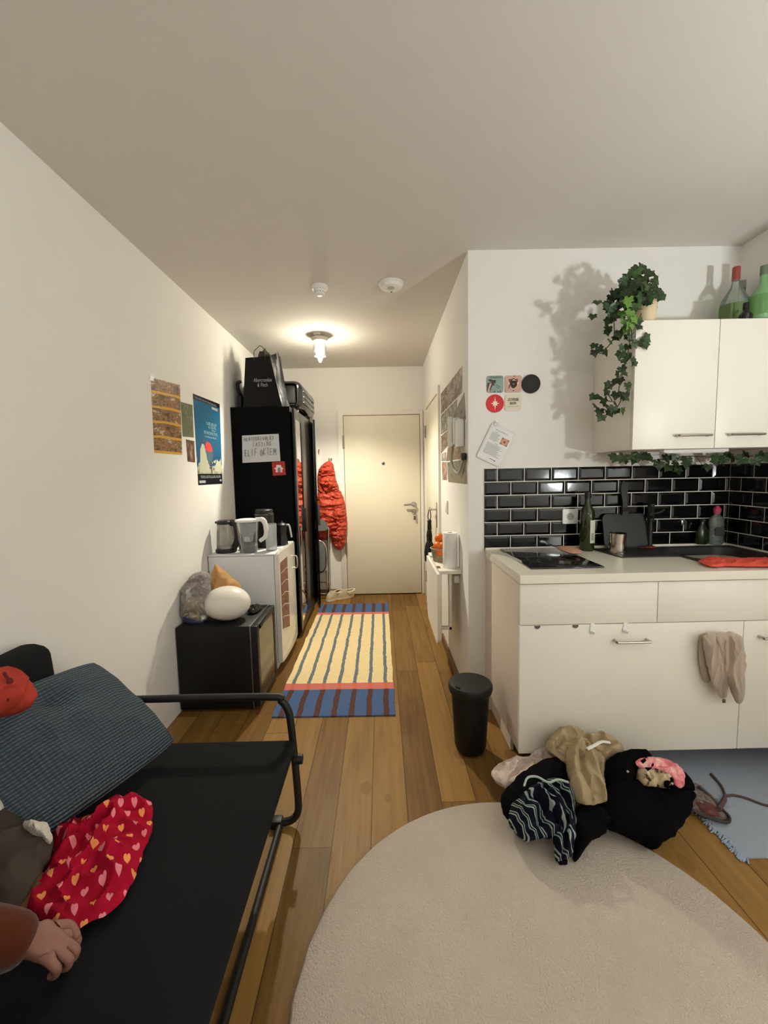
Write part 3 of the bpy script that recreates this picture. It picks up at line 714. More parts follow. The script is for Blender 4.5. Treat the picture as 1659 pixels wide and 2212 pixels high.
s = B(); box(s, 1.405, 1.525, 1.742, 1.752, .668, .676, .002); box(s, 1.41, 1.418, 1.745, 1.788, .668, .676, .002); box(s, 1.512, 1.52, 1.745, 1.788, .668, .676, .002)
tag(obj('towel_rail', s, steel_m), 'thin steel rail on the lower cabinet door carrying the taupe towel', 'rail')

# ------------------------------------------------------------------ bottles on the wall cabinet
ZU = 2.0845
def bottle(x, y, prof, mat, label, extra=(), kind='glass_bottle'):
    t = thing(kind, (x, y, ZU), label, 'bottle', 'bottles on top of the wall cabinet'); s = B(); lathe(s, prof, (x, y, ZU)); obj('glass_body', s, mat, t)
    for nm, pr, m in extra: s = B(); lathe(s, pr, (x, y, ZU)); obj(nm, s, m, t)
    return t
clear_m = glass('pale_green_glass', (.80, .88, .80), .05, .8)
green_m = glass('green_glass', (.38, .62, .36), .06, .45)
bright_m = glass('bright_green_glass', (.36, .70, .34), .06, .35)
t = bottle(1.822, 2.24, [(0, 0), (.058, 0), (.062, .008), (.062, .14), (.056, .17), (.03, .215), (.017, .24), (.016, .30), (0, .302)], clear_m, 'clear glass bottle with a red cap, leftmost on the wall cabinet',
           [('cap', [(.0165, .262), (.0175, .265), (.0175, .325), (.016, .328), (0, .328)], plain('dull_red_cap', (150, 70, 60), .5))])
s = B(); lathe(s, [(.0625, .004), (.0628, .012), (.0628, .138), (.0625, .14)], (1.822, 2.24, ZU)); bmesh.ops.solidify(s, geom=s.faces[:], thickness=.0004); obj('label', s, plain('leaf_green_label', (140, 168, 110), .6), t)
scribble('lettering', (1.79, 2.183, ZU+.09), (1, 0, 0), (0, 0, 1), .02, .016, 2, plain('green_ink', (70, 98, 56), .7), t)
t = bottle(1.905, 2.17, [(0, 0), (.055, 0), (.06, .008), (.06, .13), (.055, .16), (.03, .195), (.018, .215), (.0165, .285), (0, .287)], bright_m, 'large bright green bottle, right end of the wall cabinet top',
           [('cap', [(.0175, .255), (.0185, .26), (.0185, .30), (0, .302)], plain('grey_green_cap', (110, 124, 104), .4))])
s = B(); lathe(s, [(.0605, .06), (.0608, .066), (.0608, .15), (.0605, .155)], (1.905, 2.17, ZU)); bmesh.ops.solidify(s, geom=s.faces[:], thickness=.0004); obj('label', s, plain('bright_green_label', (150, 206, 132), .6), t)
bottle(1.772, 2.11, [(0, 0), (.026, 0), (.028, .005), (.028, .048), (.014, .065), (.011, .075), (0, .076)], blackgl_m, 'short black bottle standing in front of the green ones',
       [('cap', [(.0125, .07), (.0125, .102), (.0115, .105), (0, .105)], blackpl_m)], 'small_bottle')
bottle(1.915, 2.31, [(0, 0), (.042, 0), (.045, .007), (.045, .14), (.02, .19), (.015, .21), (.015, .27), (0, .272)], clear_m, 'pale glass bottle without label behind the bright green one',
       [('cap', [(.016, .25), (.016, .29), (0, .292)], plain('grey_cap', (150, 150, 142), .4))])
# ------------------------------------------------------------------ ivy
leaf_b = MB('ivy_leaf', .42, 0, .5); x_, y_, z_ = leaf_b.coords(); nz = leaf_b.noise(leaf_b.vec(x_, y_, z_), 16, 2)
leaf_b.color(leaf_b.ramp(nz, [(.3, lin((28, 46, 22))), (.55, lin((42, 68, 30))), (.75, lin((62, 94, 40)))])); ivy_m = leaf_b.m
young_m = plain('young_ivy_leaf', (96, 138, 58), .45, var=.2)
stem_m = plain('ivy_stem', (74, 62, 40), .7, var=.2)
LEAF = [(0, -.10), (.25, -.34), (.56, -.26), (.52, .04), (.74, .30), (.42, .42), (.22, .66), (0, .98), (-.22, .66), (-.42, .42), (-.74, .30), (-.52, .04), (-.56, -.26), (-.25, -.34)]
def leaf(bm, p, size, rnd, face=(0, -1, 0), hang=1.0):
    n = (Vector(face)+Vector((rnd.uniform(-.7, .7), rnd.uniform(-.3, .3), rnd.uniform(-.25, .7)))).normalized()
    dn = Vector((rnd.uniform(-.8, .8), rnd.uniform(-.3, .3), -hang+rnd.uniform(-.2, .5)))
    v = (dn-n*dn.dot(n)).normalized(); u = v.cross(n); p = Vector(p); cup = rnd.uniform(.05, .28)
    k = size*.68
    c0 = bm.verts.new(p+v*k*.1-n*k*.06); rim = []
    for x, y in LEAF: rim.append(bm.verts.new(p+(u*x+v*y-n*(cup*(x*x+.35*y*y))+n*rnd.uniform(-.03, .03))*k))
    for i in range(len(rim)): bm.faces.new((c0, rim[i], rim[(i+1) % len(rim)]))
IV = [(780, 80), (720, 130), (700, 190), (870, 190), (940, 260), (800, 240), (650, 230), (520, 270), (600, 300), (700, 290), (560, 350), (640, 360), (730, 350), (850, 330), (930, 340), (480, 390), (560, 430), (650, 430), (740, 420), (820, 400), (900, 420), (960, 440), (480, 500), (540, 530), (620, 510), (700, 500), (780, 480), (430, 590), (500, 590), (360, 620), (290, 600), (330, 650), (640, 620), (700, 610), (820, 540), (870, 560), (640, 700), (450, 750), (400, 770), (340, 800), (730, 800), (740, 880), (340, 900), (320, 950), (480, 960), (580, 1010), (640, 1020), (420, 1030), (360, 1080), (680, 1110), (740, 1090), (820, 1030), (830, 1100), (520, 1160), (590, 1150), (150, 1130), (210, 1170), (150, 1220), (290, 1210), (500, 1240), (590, 1270), (660, 1320), (690, 1360), (520, 1340), (510, 1440), (540, 1500), (460, 1510), (480, 1590), (430, 1610), (350, 1660), (590, 1650), (600, 1700), (320, 1750), (560, 1780), (440, 1780), (530, 1820), (580, 1830), (140, 1810), (210, 1820), (280, 1860), (150, 1930), (420, 1900), (290, 1920), (220, 2000), (330, 1960), (400, 1960), (450, 1990), (530, 1990), (350, 2020), (250, 2080), (800, 770), (1020, 430), (1035, 480)]
YV = [(560, 640), (590, 740), (560, 820), (620, 840), (600, 900), (640, 770), (520, 690), (570, 560), (650, 880)]
def ivy_p(a, b, rnd):
    px, py = 1260+a/6.145, 560+b/6.145
    y = 2.0 if py > 676 and px > 1366 else (2.07+rnd.uniform(-.05, .08) if py < 680 else 2.05+rnd.uniform(-.04, .05))
    if py > 680 and px <= 1368: y = min(2.30, max(1.99, 2.03+(1345-px)*.0022+rnd.uniform(-.02, .04)))
    p = uy(px, py, y)
    if p.z < 2.085 and p.y > 2.005 and p.x > 1.175: p = uy(px, py, 1.985)
    return p
iv = thing('ivy_plant', (1.322, 2.16, ZU), 'trailing ivy in a cream pot, cascading down the left side of the wall cabinet', 'plant')
s = B(); lathe(s, [(0, 0), (.036, 0), (.038, .003), (.046, .12), (.047, .135), (.043, .135), (.042, .12), (0, .118)], (1.322, 2.16, ZU), 32); obj('pot', s, plain('cream_plastic_pot', (226, 206, 168), .5, var=.04), iv)
s = B(); lathe(s, [(.041, .119), (.02, .124), (0, .126)], (1.322, 2.16, ZU)); obj('soil', s, plain('soil', (52, 40, 30), 1.0, var=.3), iv)
rnd = random.Random(11); s = B()
IV = [q for q in IV if not (770 < q[0] < 960 and 520 < q[1] < 800)]+[(830, 560)]
for a, b in IV:
    p = ivy_p(a, b, rnd); leaf(s, p, rnd.uniform(.05, .066) if b < 700 else rnd.uniform(.042, .058), rnd)
    if b < 640 and rnd.random() < .95:
        for _ in range(2): leaf(s, p+Vector((rnd.uniform(-.03, .03), rnd.uniform(.0, .09), rnd.uniform(-.03, .03))), rnd.uniform(.045, .06), rnd)
obj('foliage', s, ivy_m, iv, 0)
s = B()
for a, b in YV:
    p = ivy_p(a, b, rnd)
    for _ in range(2): leaf(s, p+Vector((rnd.uniform(-.012, .012), rnd.uniform(-.01, .01), rnd.uniform(-.012, .012))), rnd.uniform(.04, .055), rnd)
obj('young_foliage', s, young_m, iv, 0)
s = B(); top = Vector((1.322, 2.16, ZU+.125))
def vine(l, r=.0022):
    tube(s, [top+Vector((rnd.uniform(-.02, .02), rnd.uniform(-.02, .02), 0))]+[ivy_p(a, b, rnd) for a, b in l], r, 6, n=5)
vine([(800, 330), (640, 520), (600, 760), (600, 900), (620, 1050), (600, 1200), (540, 1420), (490, 1640), (470, 1760), (500, 1860), (430, 1990), (350, 2030), (270, 1990)])
vine([(760, 380), (560, 560), (420, 760), (410, 960), (390, 1070), (300, 1190), (240, 1250), (170, 1220)])
vine([(700, 420), (640, 700), (640, 980), (670, 1110), (820, 1060)])
vine([(600, 1260), (540, 1440), (420, 1620), (310, 1740), (380, 1890), (220, 1830)][1:])
vine([(830, 250), (780, 90)]); vine([(880, 330), (950, 300), (1020, 450)]); vine([(700, 250), (520, 280)]); vine([(640, 480), (400, 600), (300, 610)])
obj('stem', s, stem_m, iv)
# garland under the cabinet
gv = thing('ivy_garland', (1.5, 2.2, 1.45), 'strand of ivy hanging along the underside of the wall cabinet', 'plant')
rnd = random.Random(5); s = B(); st = B()
path = [(1.13, 2.12, 1.478), (1.21, 2.12, 1.472), (1.30, 2.16, 1.462), (1.40, 2.18, 1.45), (1.50, 2.2, 1.458), (1.60, 2.2, 1.465), (1.70, 2.2, 1.458), (1.80, 2.2, 1.455), (1.93, 2.2, 1.46)]
P = smooth_path(path, 6); tube(st, P, .002, 6)
gl_px = [(1322, 983), (1332, 986), (1346, 985), (1350, 992), (1364, 983), (1370, 990), (1392, 984), (1402, 987), (1420, 997), (1425, 1002), (1438, 986), (1448, 985), (1484, 990), (1484, 997), (1545, 986), (1548, 992), (1600, 985), (1604, 990), (1612, 980), (1632, 994), (1650, 986), (1565, 990), (1585, 988), (1380, 981), (1460, 983), (1572, 980), (1640, 980)]
for px, py in gl_px: leaf(s, uy(px, py, 2.12+rnd.uniform(-.03, .1)), rnd.uniform(.05, .07), rnd)
for px, py in ((1445, 1008), (1465, 1014), (1530, 1006), (1460, 1000)): leaf(s, uy(px, py, 2.3+rnd.uniform(-.03, .04)), rnd.uniform(.05, .06), rnd)
for k in range(6): tube(st, [P[4+k*7], P[4+k*7]+Vector((.02, 0, -.03)), P[4+k*7]+Vector((.05, .02, -.045))], .0013, 5, n=3)
obj('foliage', s, ivy_m, gv, 0); obj('stem', st, stem_m, gv)

# ------------------------------------------------------------------ ceiling
hl = thing('pendant_lamp', (-.50, 3.75, 2.40), 'small clear glass pendant lamp glowing on the hall ceiling', 'lamp')
LC = Vector((-.50, 3.75, .036))
s = B(); lathe(s, [(0, H-.0005), (.03, H-.0005), (.03, H-.010), (.02, H-.014), (0, H-.014)], (-.515, 3.70, 0)); obj('ceiling_rose', s, white_m, hl)
s = B(); tube(s, [(-.515, 3.70, H-.010), (-.508, 3.72, H-.022), (-.50, 3.75, 2.570)], .005, 10, n=5); obj('cord', s, plain('grey_cord', (150, 142, 128), .6), hl)
s = B(); lathe(s, [(0, 2.538), (.03, 2.538), (.072, 2.532), (.074, 2.527), (.066, 2.52), (.058, 2.505), (0, 2.505)], LC, 40); obj('holder', s, plain('holder_white', (226, 220, 204), .5), hl)
s = B(); lathe(s, [(.056, 2.505), (.058, 2.48), (.058, 2.40), (.05, 2.38)], LC, 40); bmesh.ops.solidify(s, geom=s.faces[:], thickness=.002); obj('glass_shade', s, glass('lamp_glass', (.97, .97, .95), .03, .97), hl)
s = B(); lathe(s, [(.012, 2.505), (.014, 2.49), (.03, 2.465), (.037, 2.44), (.032, 2.415), (.018, 2.402), (0, 2.40)], LC, 24); bulb_m = glow('lit_bulb', (1.0, .91, .74), HALL); obj('bulb', s, bulb_m, hl)
s = B(); lathe(s, [(0, 2.399), (.014, 2.393), (.021, 2.375), (.018, 2.355), (.012, 2.345), (.009, 2.335), (0, 2.33)], LC, 24); obj('pendant_drop', s, glow('lit_drop', (1.0, .91, .74), HALL), hl)
hd = thing('heat_detector', (-.362, 2.80, H-.06), 'small round vented detector on the hall ceiling, left of two', 'detector')
c0 = (-.362, 2.80, H)
s = B(); lathe(s, [(0, -.0005), (.052, -.0005), (.052, -.016), (.046, -.022), (0, -.022)], c0, 40); obj('base', s, white_m, hd)
s = B(); lathe(s, [(.04, -.02), (.038, -.032), (.03, -.05), (.02, -.056), (0, -.057)], c0, 40); obj('sensor_cap', s, white_m, hd)
s = B()
for k in range(14):
    a = 2*pi*k/14; d = Vector((cos(a), sin(a), 0)); e = Vector((-sin(a), cos(a), 0)); p = Vector(c0)+d*.0385
    q = [p-e*.003+Vector((0, 0, -.024)), p+e*.003+Vector((0, 0, -.024)), p+e*.003-d*.006+Vector((0, 0, -.043)), p-e*.003-d*.006+Vector((0, 0, -.043))]
    vs = [s.verts.new(x+d*.001) for x in q]; s.faces.new(vs)
bmesh.ops.solidify(s, geom=s.faces[:], thickness=.001); obj('vent_slot', s, ink_m, hd)
sd = thing('smoke_detector', (.089, 2.775, H-.04), 'flat white smoke detector with test button on the hall ceiling, right of two', 'detector')
c0 = (.089, 2.775, H)
s = B(); lathe(s, [(0, -.0005), (.078, -.0005), (.078, -.01), (.07, -.014), (0, -.014)], c0, 48); obj('base', s, white_m, sd)
s = B(); lathe(s, [(.07, -.013), (.066, -.03), (.05, -.036), (0, -.037)], c0, 48); obj('cover', s, white_m, sd)
s = B(); lathe(s, [(.0, -.0368), (.021, -.0368), (.023, -.0385), (.0205, -.0395), (0, -.0395)], (.086, 2.757, H), 32); obj('test_button', s, plain('button_grey', (190, 188, 180), .5), sd)
s = B(); lathe(s, [(0, -.0365), (.005, -.0365), (.004, -.039), (0, -.039)], (.09, 2.815, H), 14); obj('indicator', s, ink_m, sd)

# ------------------------------------------------------------------ left wall prints
KX = XL-.0008
def wsheet(name, px, mat, label, cat='poster', group='prints on the left wall', th=.0020, x=KX):
    """px: image corners bottom-left, bottom-right, top-right, top-left"""
    return tag(obj(name, sheet([ux(a, b, x) for a, b in px], th, (1, 0, 0)), mat, None, 0), label, cat, group)
def collage(name, bands, colors, gap=None, seed=0, sc_=9, stretch=(1, 1)):
    b = MB(name, .45); x, y, z = b.coords('UV'); 
    n1 = b.noise(b.vec(x*stretch[0]+seed, y*stretch[1], seed*1.0), sc_, 4, .65, 'Fac'); n2 = b.white(b.vec((b.voronoi(b.vec(x*stretch[0], y*stretch[1], seed+2.0), sc_*1.3, 'Distance')*6).floor(), (x*sc_).floor(), (y*bands).floor()))
    vc = b.voronoi(b.vec(x*stretch[0]*1.3, y*stretch[1], seed+5.0), sc_, 'Distance')
    f = (n1-.5)*1.7+vc*.5+n2*.3+.12
    k = len(colors); c = b.ramp(f, [(.12+.72*i/(k-1), lin(q)) for i, q in enumerate(colors)])
    if gap:
        fy = (y*bands).frac(); c = b.mix(fy.lt(gap[1]), c, lin(gap[0]))
    b.color(c); return b.m
pA = wsheet('photo_poster', [(333, 978), (393, 983), (388, 832), (325, 815)], collage('yellow_photo_strip', 5, [(52, 34, 24), (120, 62, 34), (96, 88, 44), (176, 120, 84), (86, 70, 40), (196, 176, 150)], ((214, 164, 50), .17), 2, 3.2, (1.2, 4)), 'tall yellow-banded photo poster, leftmost print on the left wall')
wsheet('photo_print', [(394, 943), (418, 945), (415, 875), (390, 868)], collage('green_photo', 1, [(84, 90, 66), (116, 122, 96), (98, 104, 74), (128, 132, 110)], None, 4, 3), 'plain green photo print between the yellow and the blue poster', 'print')
wsheet('photo_print', [(405, 997), (421, 999), (419, 953), (401, 949)], collage('brown_photo', 1, [(40, 26, 24), (92, 62, 48), (130, 96, 80), (168, 140, 124)], None, 6, 3), 'small brown photo print below the green one', 'print')
bp = MB('blue_poster_print', .4); x, y, z = bp.coords('UV')
nn = bp.noise(bp.vec(x*1.5, y*3.2, 1.0), 5, 5, .6)
cl = (nn-(y-.12)*1.7).gt(.32); sky = bp.ramp(y, [(.1, lin((20, 70, 110))), (.6, lin((22, 96, 134))), (1, lin((36, 104, 138)))])
cloudc = bp.ramp(nn, [(.3, lin((84, 96, 92))), (.6, lin((190, 190, 168)))])
c = bp.mix(cl, sky, cloudc); c = bp.mix((y.lt(.125)+y.gt(.945)).min(1.0), c, lin((18, 20, 30))); bp.color(c)
blue = thing('film_poster', ux(450, 1046, KX), 'blue film poster with clouds and a red-hooded figure, beside the black wardrobe', 'poster', 'prints on the left wall')
Q = [ux(a, b, KX) for a, b in ((428, 1048), (480, 1045), (474, 873), (416, 850))]
obj('paper', sheet(Q, .0020, (1, 0, 0)), bp.m, blue, 0)
ymin, ymax, zmin, zmax = Q[0].y, Q[1].y, Q[0].z, Q[3].z; W_, H_ = ymax-ymin, zmax-zmin
po = Vector((KX+.0020, ymin, zmin))
def pp(name, polys, rgb, k=0):
    m = plain('print_'+name, rgb, .5)
    for p in polys: s = B(); slab(s, [(a*W_, b*H_) for a, b in p], po, (0, 1, 0), (0, 0, 1), (1, 0, 0), 0, .0004+k*.0003); obj(name, s, m, blue, 0)
pp('printed_mountain', [[(.06, .14), (.12, .28), (.14, .4), (.22, .47), (.3, .46), (.36, .36), (.44, .24), (.5, .14)], [(.66, .16), (.74, .24), (.82, .3), (.9, .27), (.98, .32), (.99, .14)]], (186, 186, 164))
pp('printed_figure', [[(.36, .40), (.38, .30), (.46, .24), (.56, .25), (.64, .34), (.62, .41)]], (74, 100, 116), 1)
pp('printed_hood', [[(.33, .405), (.35, .47), (.42, .505), (.54, .49), (.62, .44), (.62, .395), (.48, .38)]], (212, 60, 60), 2)
pp('printed_staff', [[(.22, .515), (.26, .525), (.38, .44), (.36, .43)], [(.54, .12), (.58, .12), (.57, .26), (.52, .26)]], (90, 70, 70), 1)
pp('printed_panel', [[(.7, .905), (.96, .905), (.96, .935), (.7, .935)], [(.04, .02), (.28, .02), (.28, .05), (.04, .05)], [(.88, .03), (.97, .03), (.97, .055), (.88, .055)]], (172, 178, 176))
pale_m = plain('pale_blue_ink', (150, 182, 184), .6)
def pw(a, b, w, h, k, m=pale_m): scribble('lettering', po+Vector((0, a*W_, b*H_)), (0, 1, 0), (0, 0, 1), w*W_, h*H_, k, m, blue)
pw(.66, .72, .42, .035, 7); pw(.68, .68, .34, .03, 6); pw(.74, .645, .2, .014, 5); pw(.6, .56, .5, .02, 12)
lettering('lettering', 'RETROSPECTIVE', .03, po+Vector((.0006, .6*W_, .605*H_)), (0, 1, 0), (0, 0, 1), pale_m, blue, width=.56*W_)
pw(.5, .968, .86, .022, 14, greyink_m); pw(.52, .09, .84, .03, 16, greyink_m)
wsheet('poster_clip', [(322, 822), (330, 823), (330, 812), (322, 811)], white_m, 'tiny white clip at the top left corner of the yellow-banded poster', 'clip', None, .006)

# ------------------------------------------------------------------ hall wall prints, intercom
HX = XH+.0008
def hsheet(px, cols, label, seed, i, st=(1, 1), name='photo_print'):
    m = collage('photo_collage_%d' % seed, 1, cols, None, seed, 3, st)
    return tag(obj(name, sheet([ux(a, b, HX-i*.0011) for a, b in px], .0018, (-1, 0, 0)), m, None, 0), label, 'print', 'photo prints on the hall wall')
br = [(30, 22, 20), (104, 78, 62), (70, 58, 50), (176, 152, 134), (116, 94, 82)]; gr = [(38, 36, 36), (116, 112, 104), (84, 90, 68), (184, 178, 168), (104, 86, 80)]
hsheet([(953, 895), (999, 847), (999, 790), (953, 850)], br, 'brown photo collage, highest print on the hall wall', 31, 0, (3, 1))
hsheet([(953, 939), (986, 916), (988, 862), (953, 897)], gr, 'grey-green photo collage second from the top on the hall wall', 32, 0, (3, 1))
hsheet([(974, 908), (1006, 906), (1003, 848), (988, 880)], [(70, 64, 62), (116, 108, 104), (134, 128, 122), (96, 88, 84)], 'tilted grey photo behind the top of the intercom', 33, 1)
hsheet([(953, 980), (970, 960), (970, 928), (953, 942)], br, 'brown photo collage halfway down the hall wall by the side door frame', 34, 0, (2, 1))
hsheet([(964, 996), (999, 990), (999, 938), (970, 952)], [(80, 56, 42), (140, 108, 84), (116, 84, 66), (170, 150, 126)], 'warm brown photo collage under the intercom', 35, 1, (3, 1))
hsheet([(954, 996), (963, 994), (963, 977), (954, 980)], [(90, 80, 74), (150, 144, 136), (220, 216, 206)], 'tiny white-bordered photo at the left edge of the hall collage', 36, 2)
hsheet([(956, 1037), (967, 1037), (965, 998), (955, 998)], [(100, 60, 44), (150, 104, 84), (190, 170, 150)], 'narrow reddish photo at the lower left of the hall collage', 37, 0)
hsheet([(969, 1041), (1010, 1046), (1008, 992), (966, 999)], [(86, 78, 66), (104, 116, 84), (128, 118, 104), (92, 74, 66)], 'large greenish photo, lowest print on the hall wall', 38, 0, (2, 1))
ic = thing('intercom_phone', (XH, 2.62, 1.55), 'white intercom handset on its wall base among the photo prints', 'intercom')
obj('base', box(B(), XH-.038, XH-.004, 2.49, 2.60, 1.555, 1.715, .006), white_m, ic)
s = B(); tube(s, [(XH-.05, 2.665, 1.565), (XH-.058, 2.665, 1.60), (XH-.056, 2.665, 1.68), (XH-.05, 2.665, 1.745)], [.026, .02, .02, .026], 12, n=5, flat=.75); box(s, XH-.045, XH-.003, 2.60, 2.70, 1.575, 1.735, .006); obj('handset', s, white_m, ic)
s = B(); tube(s, [(XH-.04, 2.68, 1.57), (XH-.045, 2.70, 1.49), (XH-.035, 2.68, 1.43), (XH-.02, 2.60, 1.40), (XH-.015, 2.53, 1.44), (XH-.01, 2.49, 1.50), (XH-.02, 2.51, 1.56)], .008, 10, n=6); obj('cord', s, plain('cord_grey', (190, 186, 176), .5), ic)
s = B(); box(s, XH-.03, XH-.004, 2.425, 2.465, 1.475, 1.515, .004); tag(obj('wall_plug', s, blackpl_m), 'small black plug on the hall wall under the intercom', 'plug')
s = B(); box(s, XH-.011, XH-.0005, 3.12, 3.20, 1.105, 1.20, .003); ls = tag(obj('light_switch', s, white_m), 'white light switch on the hall wall near the side door', 'switch')
s = B(); box(s, XH-.0145, XH-.0108, 3.13, 3.19, 1.118, 1.187, .0015); obj('rocker', s, white_m, ls)

# drop-leaf shelf
dl = thing('drop_leaf_table', (.42, 2.93, .31), 'white wall-mounted drop-leaf table folded down in the hall', 'table')
obj('shelf_board', box(B(), .352, XH-.001, 2.60, 3.22, .772, .795, .002), lam_m, dl)
s = B(); poly = [(2.60, .772)]+[(2.60+.06-.06*cos(a), .36-.05*sin(a)) for a in [pi/2*k/6 for k in range(7)]]+[(3.10+.12*sin(a), .43-.12*cos(a)) for a in [pi/2*k/6 for k in range(7)]]+[(3.22, .772)]
slab(s, poly, (.338, 0, 0), (0, 1, 0), (0, 0, 1), (1, 0, 0), 0, .024); obj('drop_leaf', s, lam_m, dl)
s = B(); box(s, .418, .436, 2.64, 2.665, .40, .772, .002); box(s, .345, .436, 2.64, 2.665, .40, .42, .002); obj('bracket', s, trim_m, dl)
for yy in (2.7, 3.05): s = B(); box(s, .348, .372, yy-.03, yy+.03, .7945, .797); obj('hinge', s, steel_m, dl)
s = B(); box(s, .455, .49, 2.66, 2.685, .70, .745, .003); obj('wall_clip', s, white_m, dl)
# on it
pr = thing('paper_towel_roll', (.437, 2.70, .795), 'white paper towel roll standing on the drop-leaf table', 'paper towel')
s = B(); lathe(s, [(.016, .0), (.046, .0), (.0475, .003), (.0475, .222), (.046, .2255), (.0165, .2255), (.016, .0)], (.437, 2.70, .7955), 36); obj('paper', s, plain('tissue', (240, 240, 240), .95, bump=(150, .4, .001)), pr)
s = B(); lathe(s, [(.0165, .001), (.0165, .2245), (.0145, .2245), (.0145, .001)], (.437, 2.70, .7955), 24); obj('core', s, plain('card_core', (150, 124, 96), .9), pr)
kb = thing('fruit_basket', (.405, 2.90, .795), 'small woven basket of oranges behind the paper roll', 'basket')
wv = MB('woven_wicker', .8); x, y, z = wv.coords(); an = (x*1.0+y*.6)*150; wv.color(wv.mix(wv.noise(wv.vec(x, y, z), 60, 3), lin((130, 112, 86)), lin((196, 180, 150)))); wv.bump((an.sin()*((z*420).sin())), .9, .004)
s = B(); lathe(s, [(0, 0), (.05, 0), (.055, .004), (.070, .085), (.073, .092), (.069, .094), (.064, .085), (.05, .008), (0, .006)], (.405, 2.90, .7955), 36); obj('weave', s, wv.m, kb)
s = B(); tube(s, [(.405+cos(a)*.071, 2.90+sin(a)*.071, .7955+.091) for a in [2*pi*k/36 for k in range(36)]], .004, 8, True); obj('rim', s, plain('wicker_rim', (190, 170, 136), .8), kb)
or_m = plain('orange_peel', (226, 110, 24), .38, bump=(260, .35, .001), var=.12)
for (ox, oy, oz), lab in (((.352+.03, 2.868, .905), 'big orange at the front left of the basket'), ((.415, 2.858, .905), 'orange at the front right of the basket, beside the paper roll'), ((.395, 2.86, .868), 'low orange at the front of the basket, just above the rim'), ((.40, 2.945, .91), 'orange at the back of the basket'), ((.397, 2.895, .955), 'topmost orange crowning the pile in the basket')):
    q = thing('orange', (ox, oy, oz-.034), lab, 'orange', 'oranges in the basket'); s = B(); ball(s, (ox, oy, oz), (.035, .035, .0335), 24, 14); obj('peel', s, or_m, q)
    s = B(); cyl(s, (ox+.008, oy-.006, oz+.0315), (ox+.009, oy-.007, oz+.036), .0035, .003, 8); obj('stem_end', s, plain('stem_green', (96, 104, 50), .8), q)
s = B(); ball(s, (.45, 2.93, .958), (.026, .026, .02)); tag(obj('onion', s, plain('pale_onion', (206, 198, 178), .45, var=.1)), 'pale round onion on top of the oranges, behind the paper roll', 'onion')
s = puff([(.362, 2.99, .80), (.362, 3.15, .80), (.40, 3.2, .80), (.46, 3.17, .80), (.46, 3.03, .80), (.42, 2.99, .80)], (0, 0, 1), .05, .003, .012, (20, 20), 4, 60, 12); tag(obj('paper_napkin', s, paper_m), 'crumpled white paper napkin behind the fruit basket', 'napkin')

# umbrella on the side door handle
um = thing('umbrella', (XH-.06, 3.70, .62), 'folded black umbrella hanging by its strap from the side door handle', 'umbrella')
s = B(); tube(s, [(XH-.068, 3.72, 1.10), (XH-.085, 3.725, 1.02), (XH-.072, 3.72, .985), (XH-.06, 3.715, 1.02), (XH-.066, 3.718, 1.102)], .004, 8, n=5); obj('strap', s, plain('black_nylon', (20, 20, 24), .7), um)
s = B(); lathe(s, [(0, .0), (.018, 0), (.02, .02), (.017, .06), (.019, .085), (.012, .095), (0, .096)], (XH-.072, 3.72, .90)); obj('grip', s, blackpl_m, um)
um_m = plain('black_umbrella_cloth', (24, 22, 24), .8, bump=(30, .6, .01))
s = B(); seg = 16
R = []
for z, r in ((.905, .012), (.89, .03), (.85, .036), (.80, .034), (.775, .05), (.70, .066), (.62, .058)):
    R.append([s.verts.new((XH-.074+cos(2*pi*k/seg)*r*(1.0 if k % 2 else .66)*(.72), 3.72+sin(2*pi*k/seg)*r*(1 if k % 2 else .66), z+(.0 if k % 2 else .012))) for k in range(seg)])
for a, b in zip(R, R[1:]):
    for k in range(seg): s.faces.new((a[k], a[(k+1) % seg], b[(k+1) % seg], b[k]))
s.faces.new(R[0]); s.faces.new(R[-1]); obj('canopy', s, um_m, um, 20)
s = B(); cyl(s, (XH-.074, 3.72, .60), (XH-.074, 3.72, .65), .004); obj('ferrule', s, steel_m, um)
# ------------------------------------------------------------------ wardrobe
WY0, WY1, WZ = 3.574, 4.772, 1.975
wd = thing('wardrobe', (-.98, 4.17, 0), 'tall black three-door wardrobe with a mirror door along the left hall wall', 'wardrobe')
s = B(); box(s, -1.229, -.744, WY0, WY1, .0, WZ, .002); obj('carcass', s, black_m, wd)
mir = MB('mirror', .02, 1.0); mir.color((.86, .86, .84)); mirror_m = mir.m
satin_m = plain('black_satin_lacquer', (20, 19, 18), .24, spec=.6, var=.1)
def wdoor(y0, y1, hinge_y, angle, mirror=False, handle_y=None, mat=satin_m, hmat=blackpl_m):
    """door panel built shut, then swung about its hinge line"""
    R_ = Matrix.Translation((-.742, hinge_y, 0)) @ Matrix.Rotation(angle, 4, 'Z') @ Matrix.Translation((.742, -hinge_y, 0))
    s = B(); box(s, -.741, -.723, y0, y1, .045, WZ-.01, .002); s.transform(R_); d = obj('door', s, mat, wd)
    if mirror:
        s = B(); box(s, -.7235, -.7215, y0+.055, y1-.05, .13, WZ-.1, .0); s.transform(R_); obj('mirror_panel', s, mirror_m, d, 0)
    if handle_y:
        s = B(); box(s, -.724, -.70, handle_y-.02, handle_y+.02, .88, 1.10, .003); s.transform(R_); obj('handle', s, hmat, d)
    return d
wdoor(WY0+.003, 3.968, 3.968, radians(2.2), True, 3.945)
wdoor(3.972, 4.37, 3.972, 0, False, None, plain('lit_black_satin', (34, 31, 29), .26, spec=.7, var=.1))  # same black lacquer, lightened so this door looks lit
wdoor(4.374, WY1-.003, WY1-.003, radians(9), False, 4.41, black_m, plain('handle_grey', (52, 50, 48), .5))
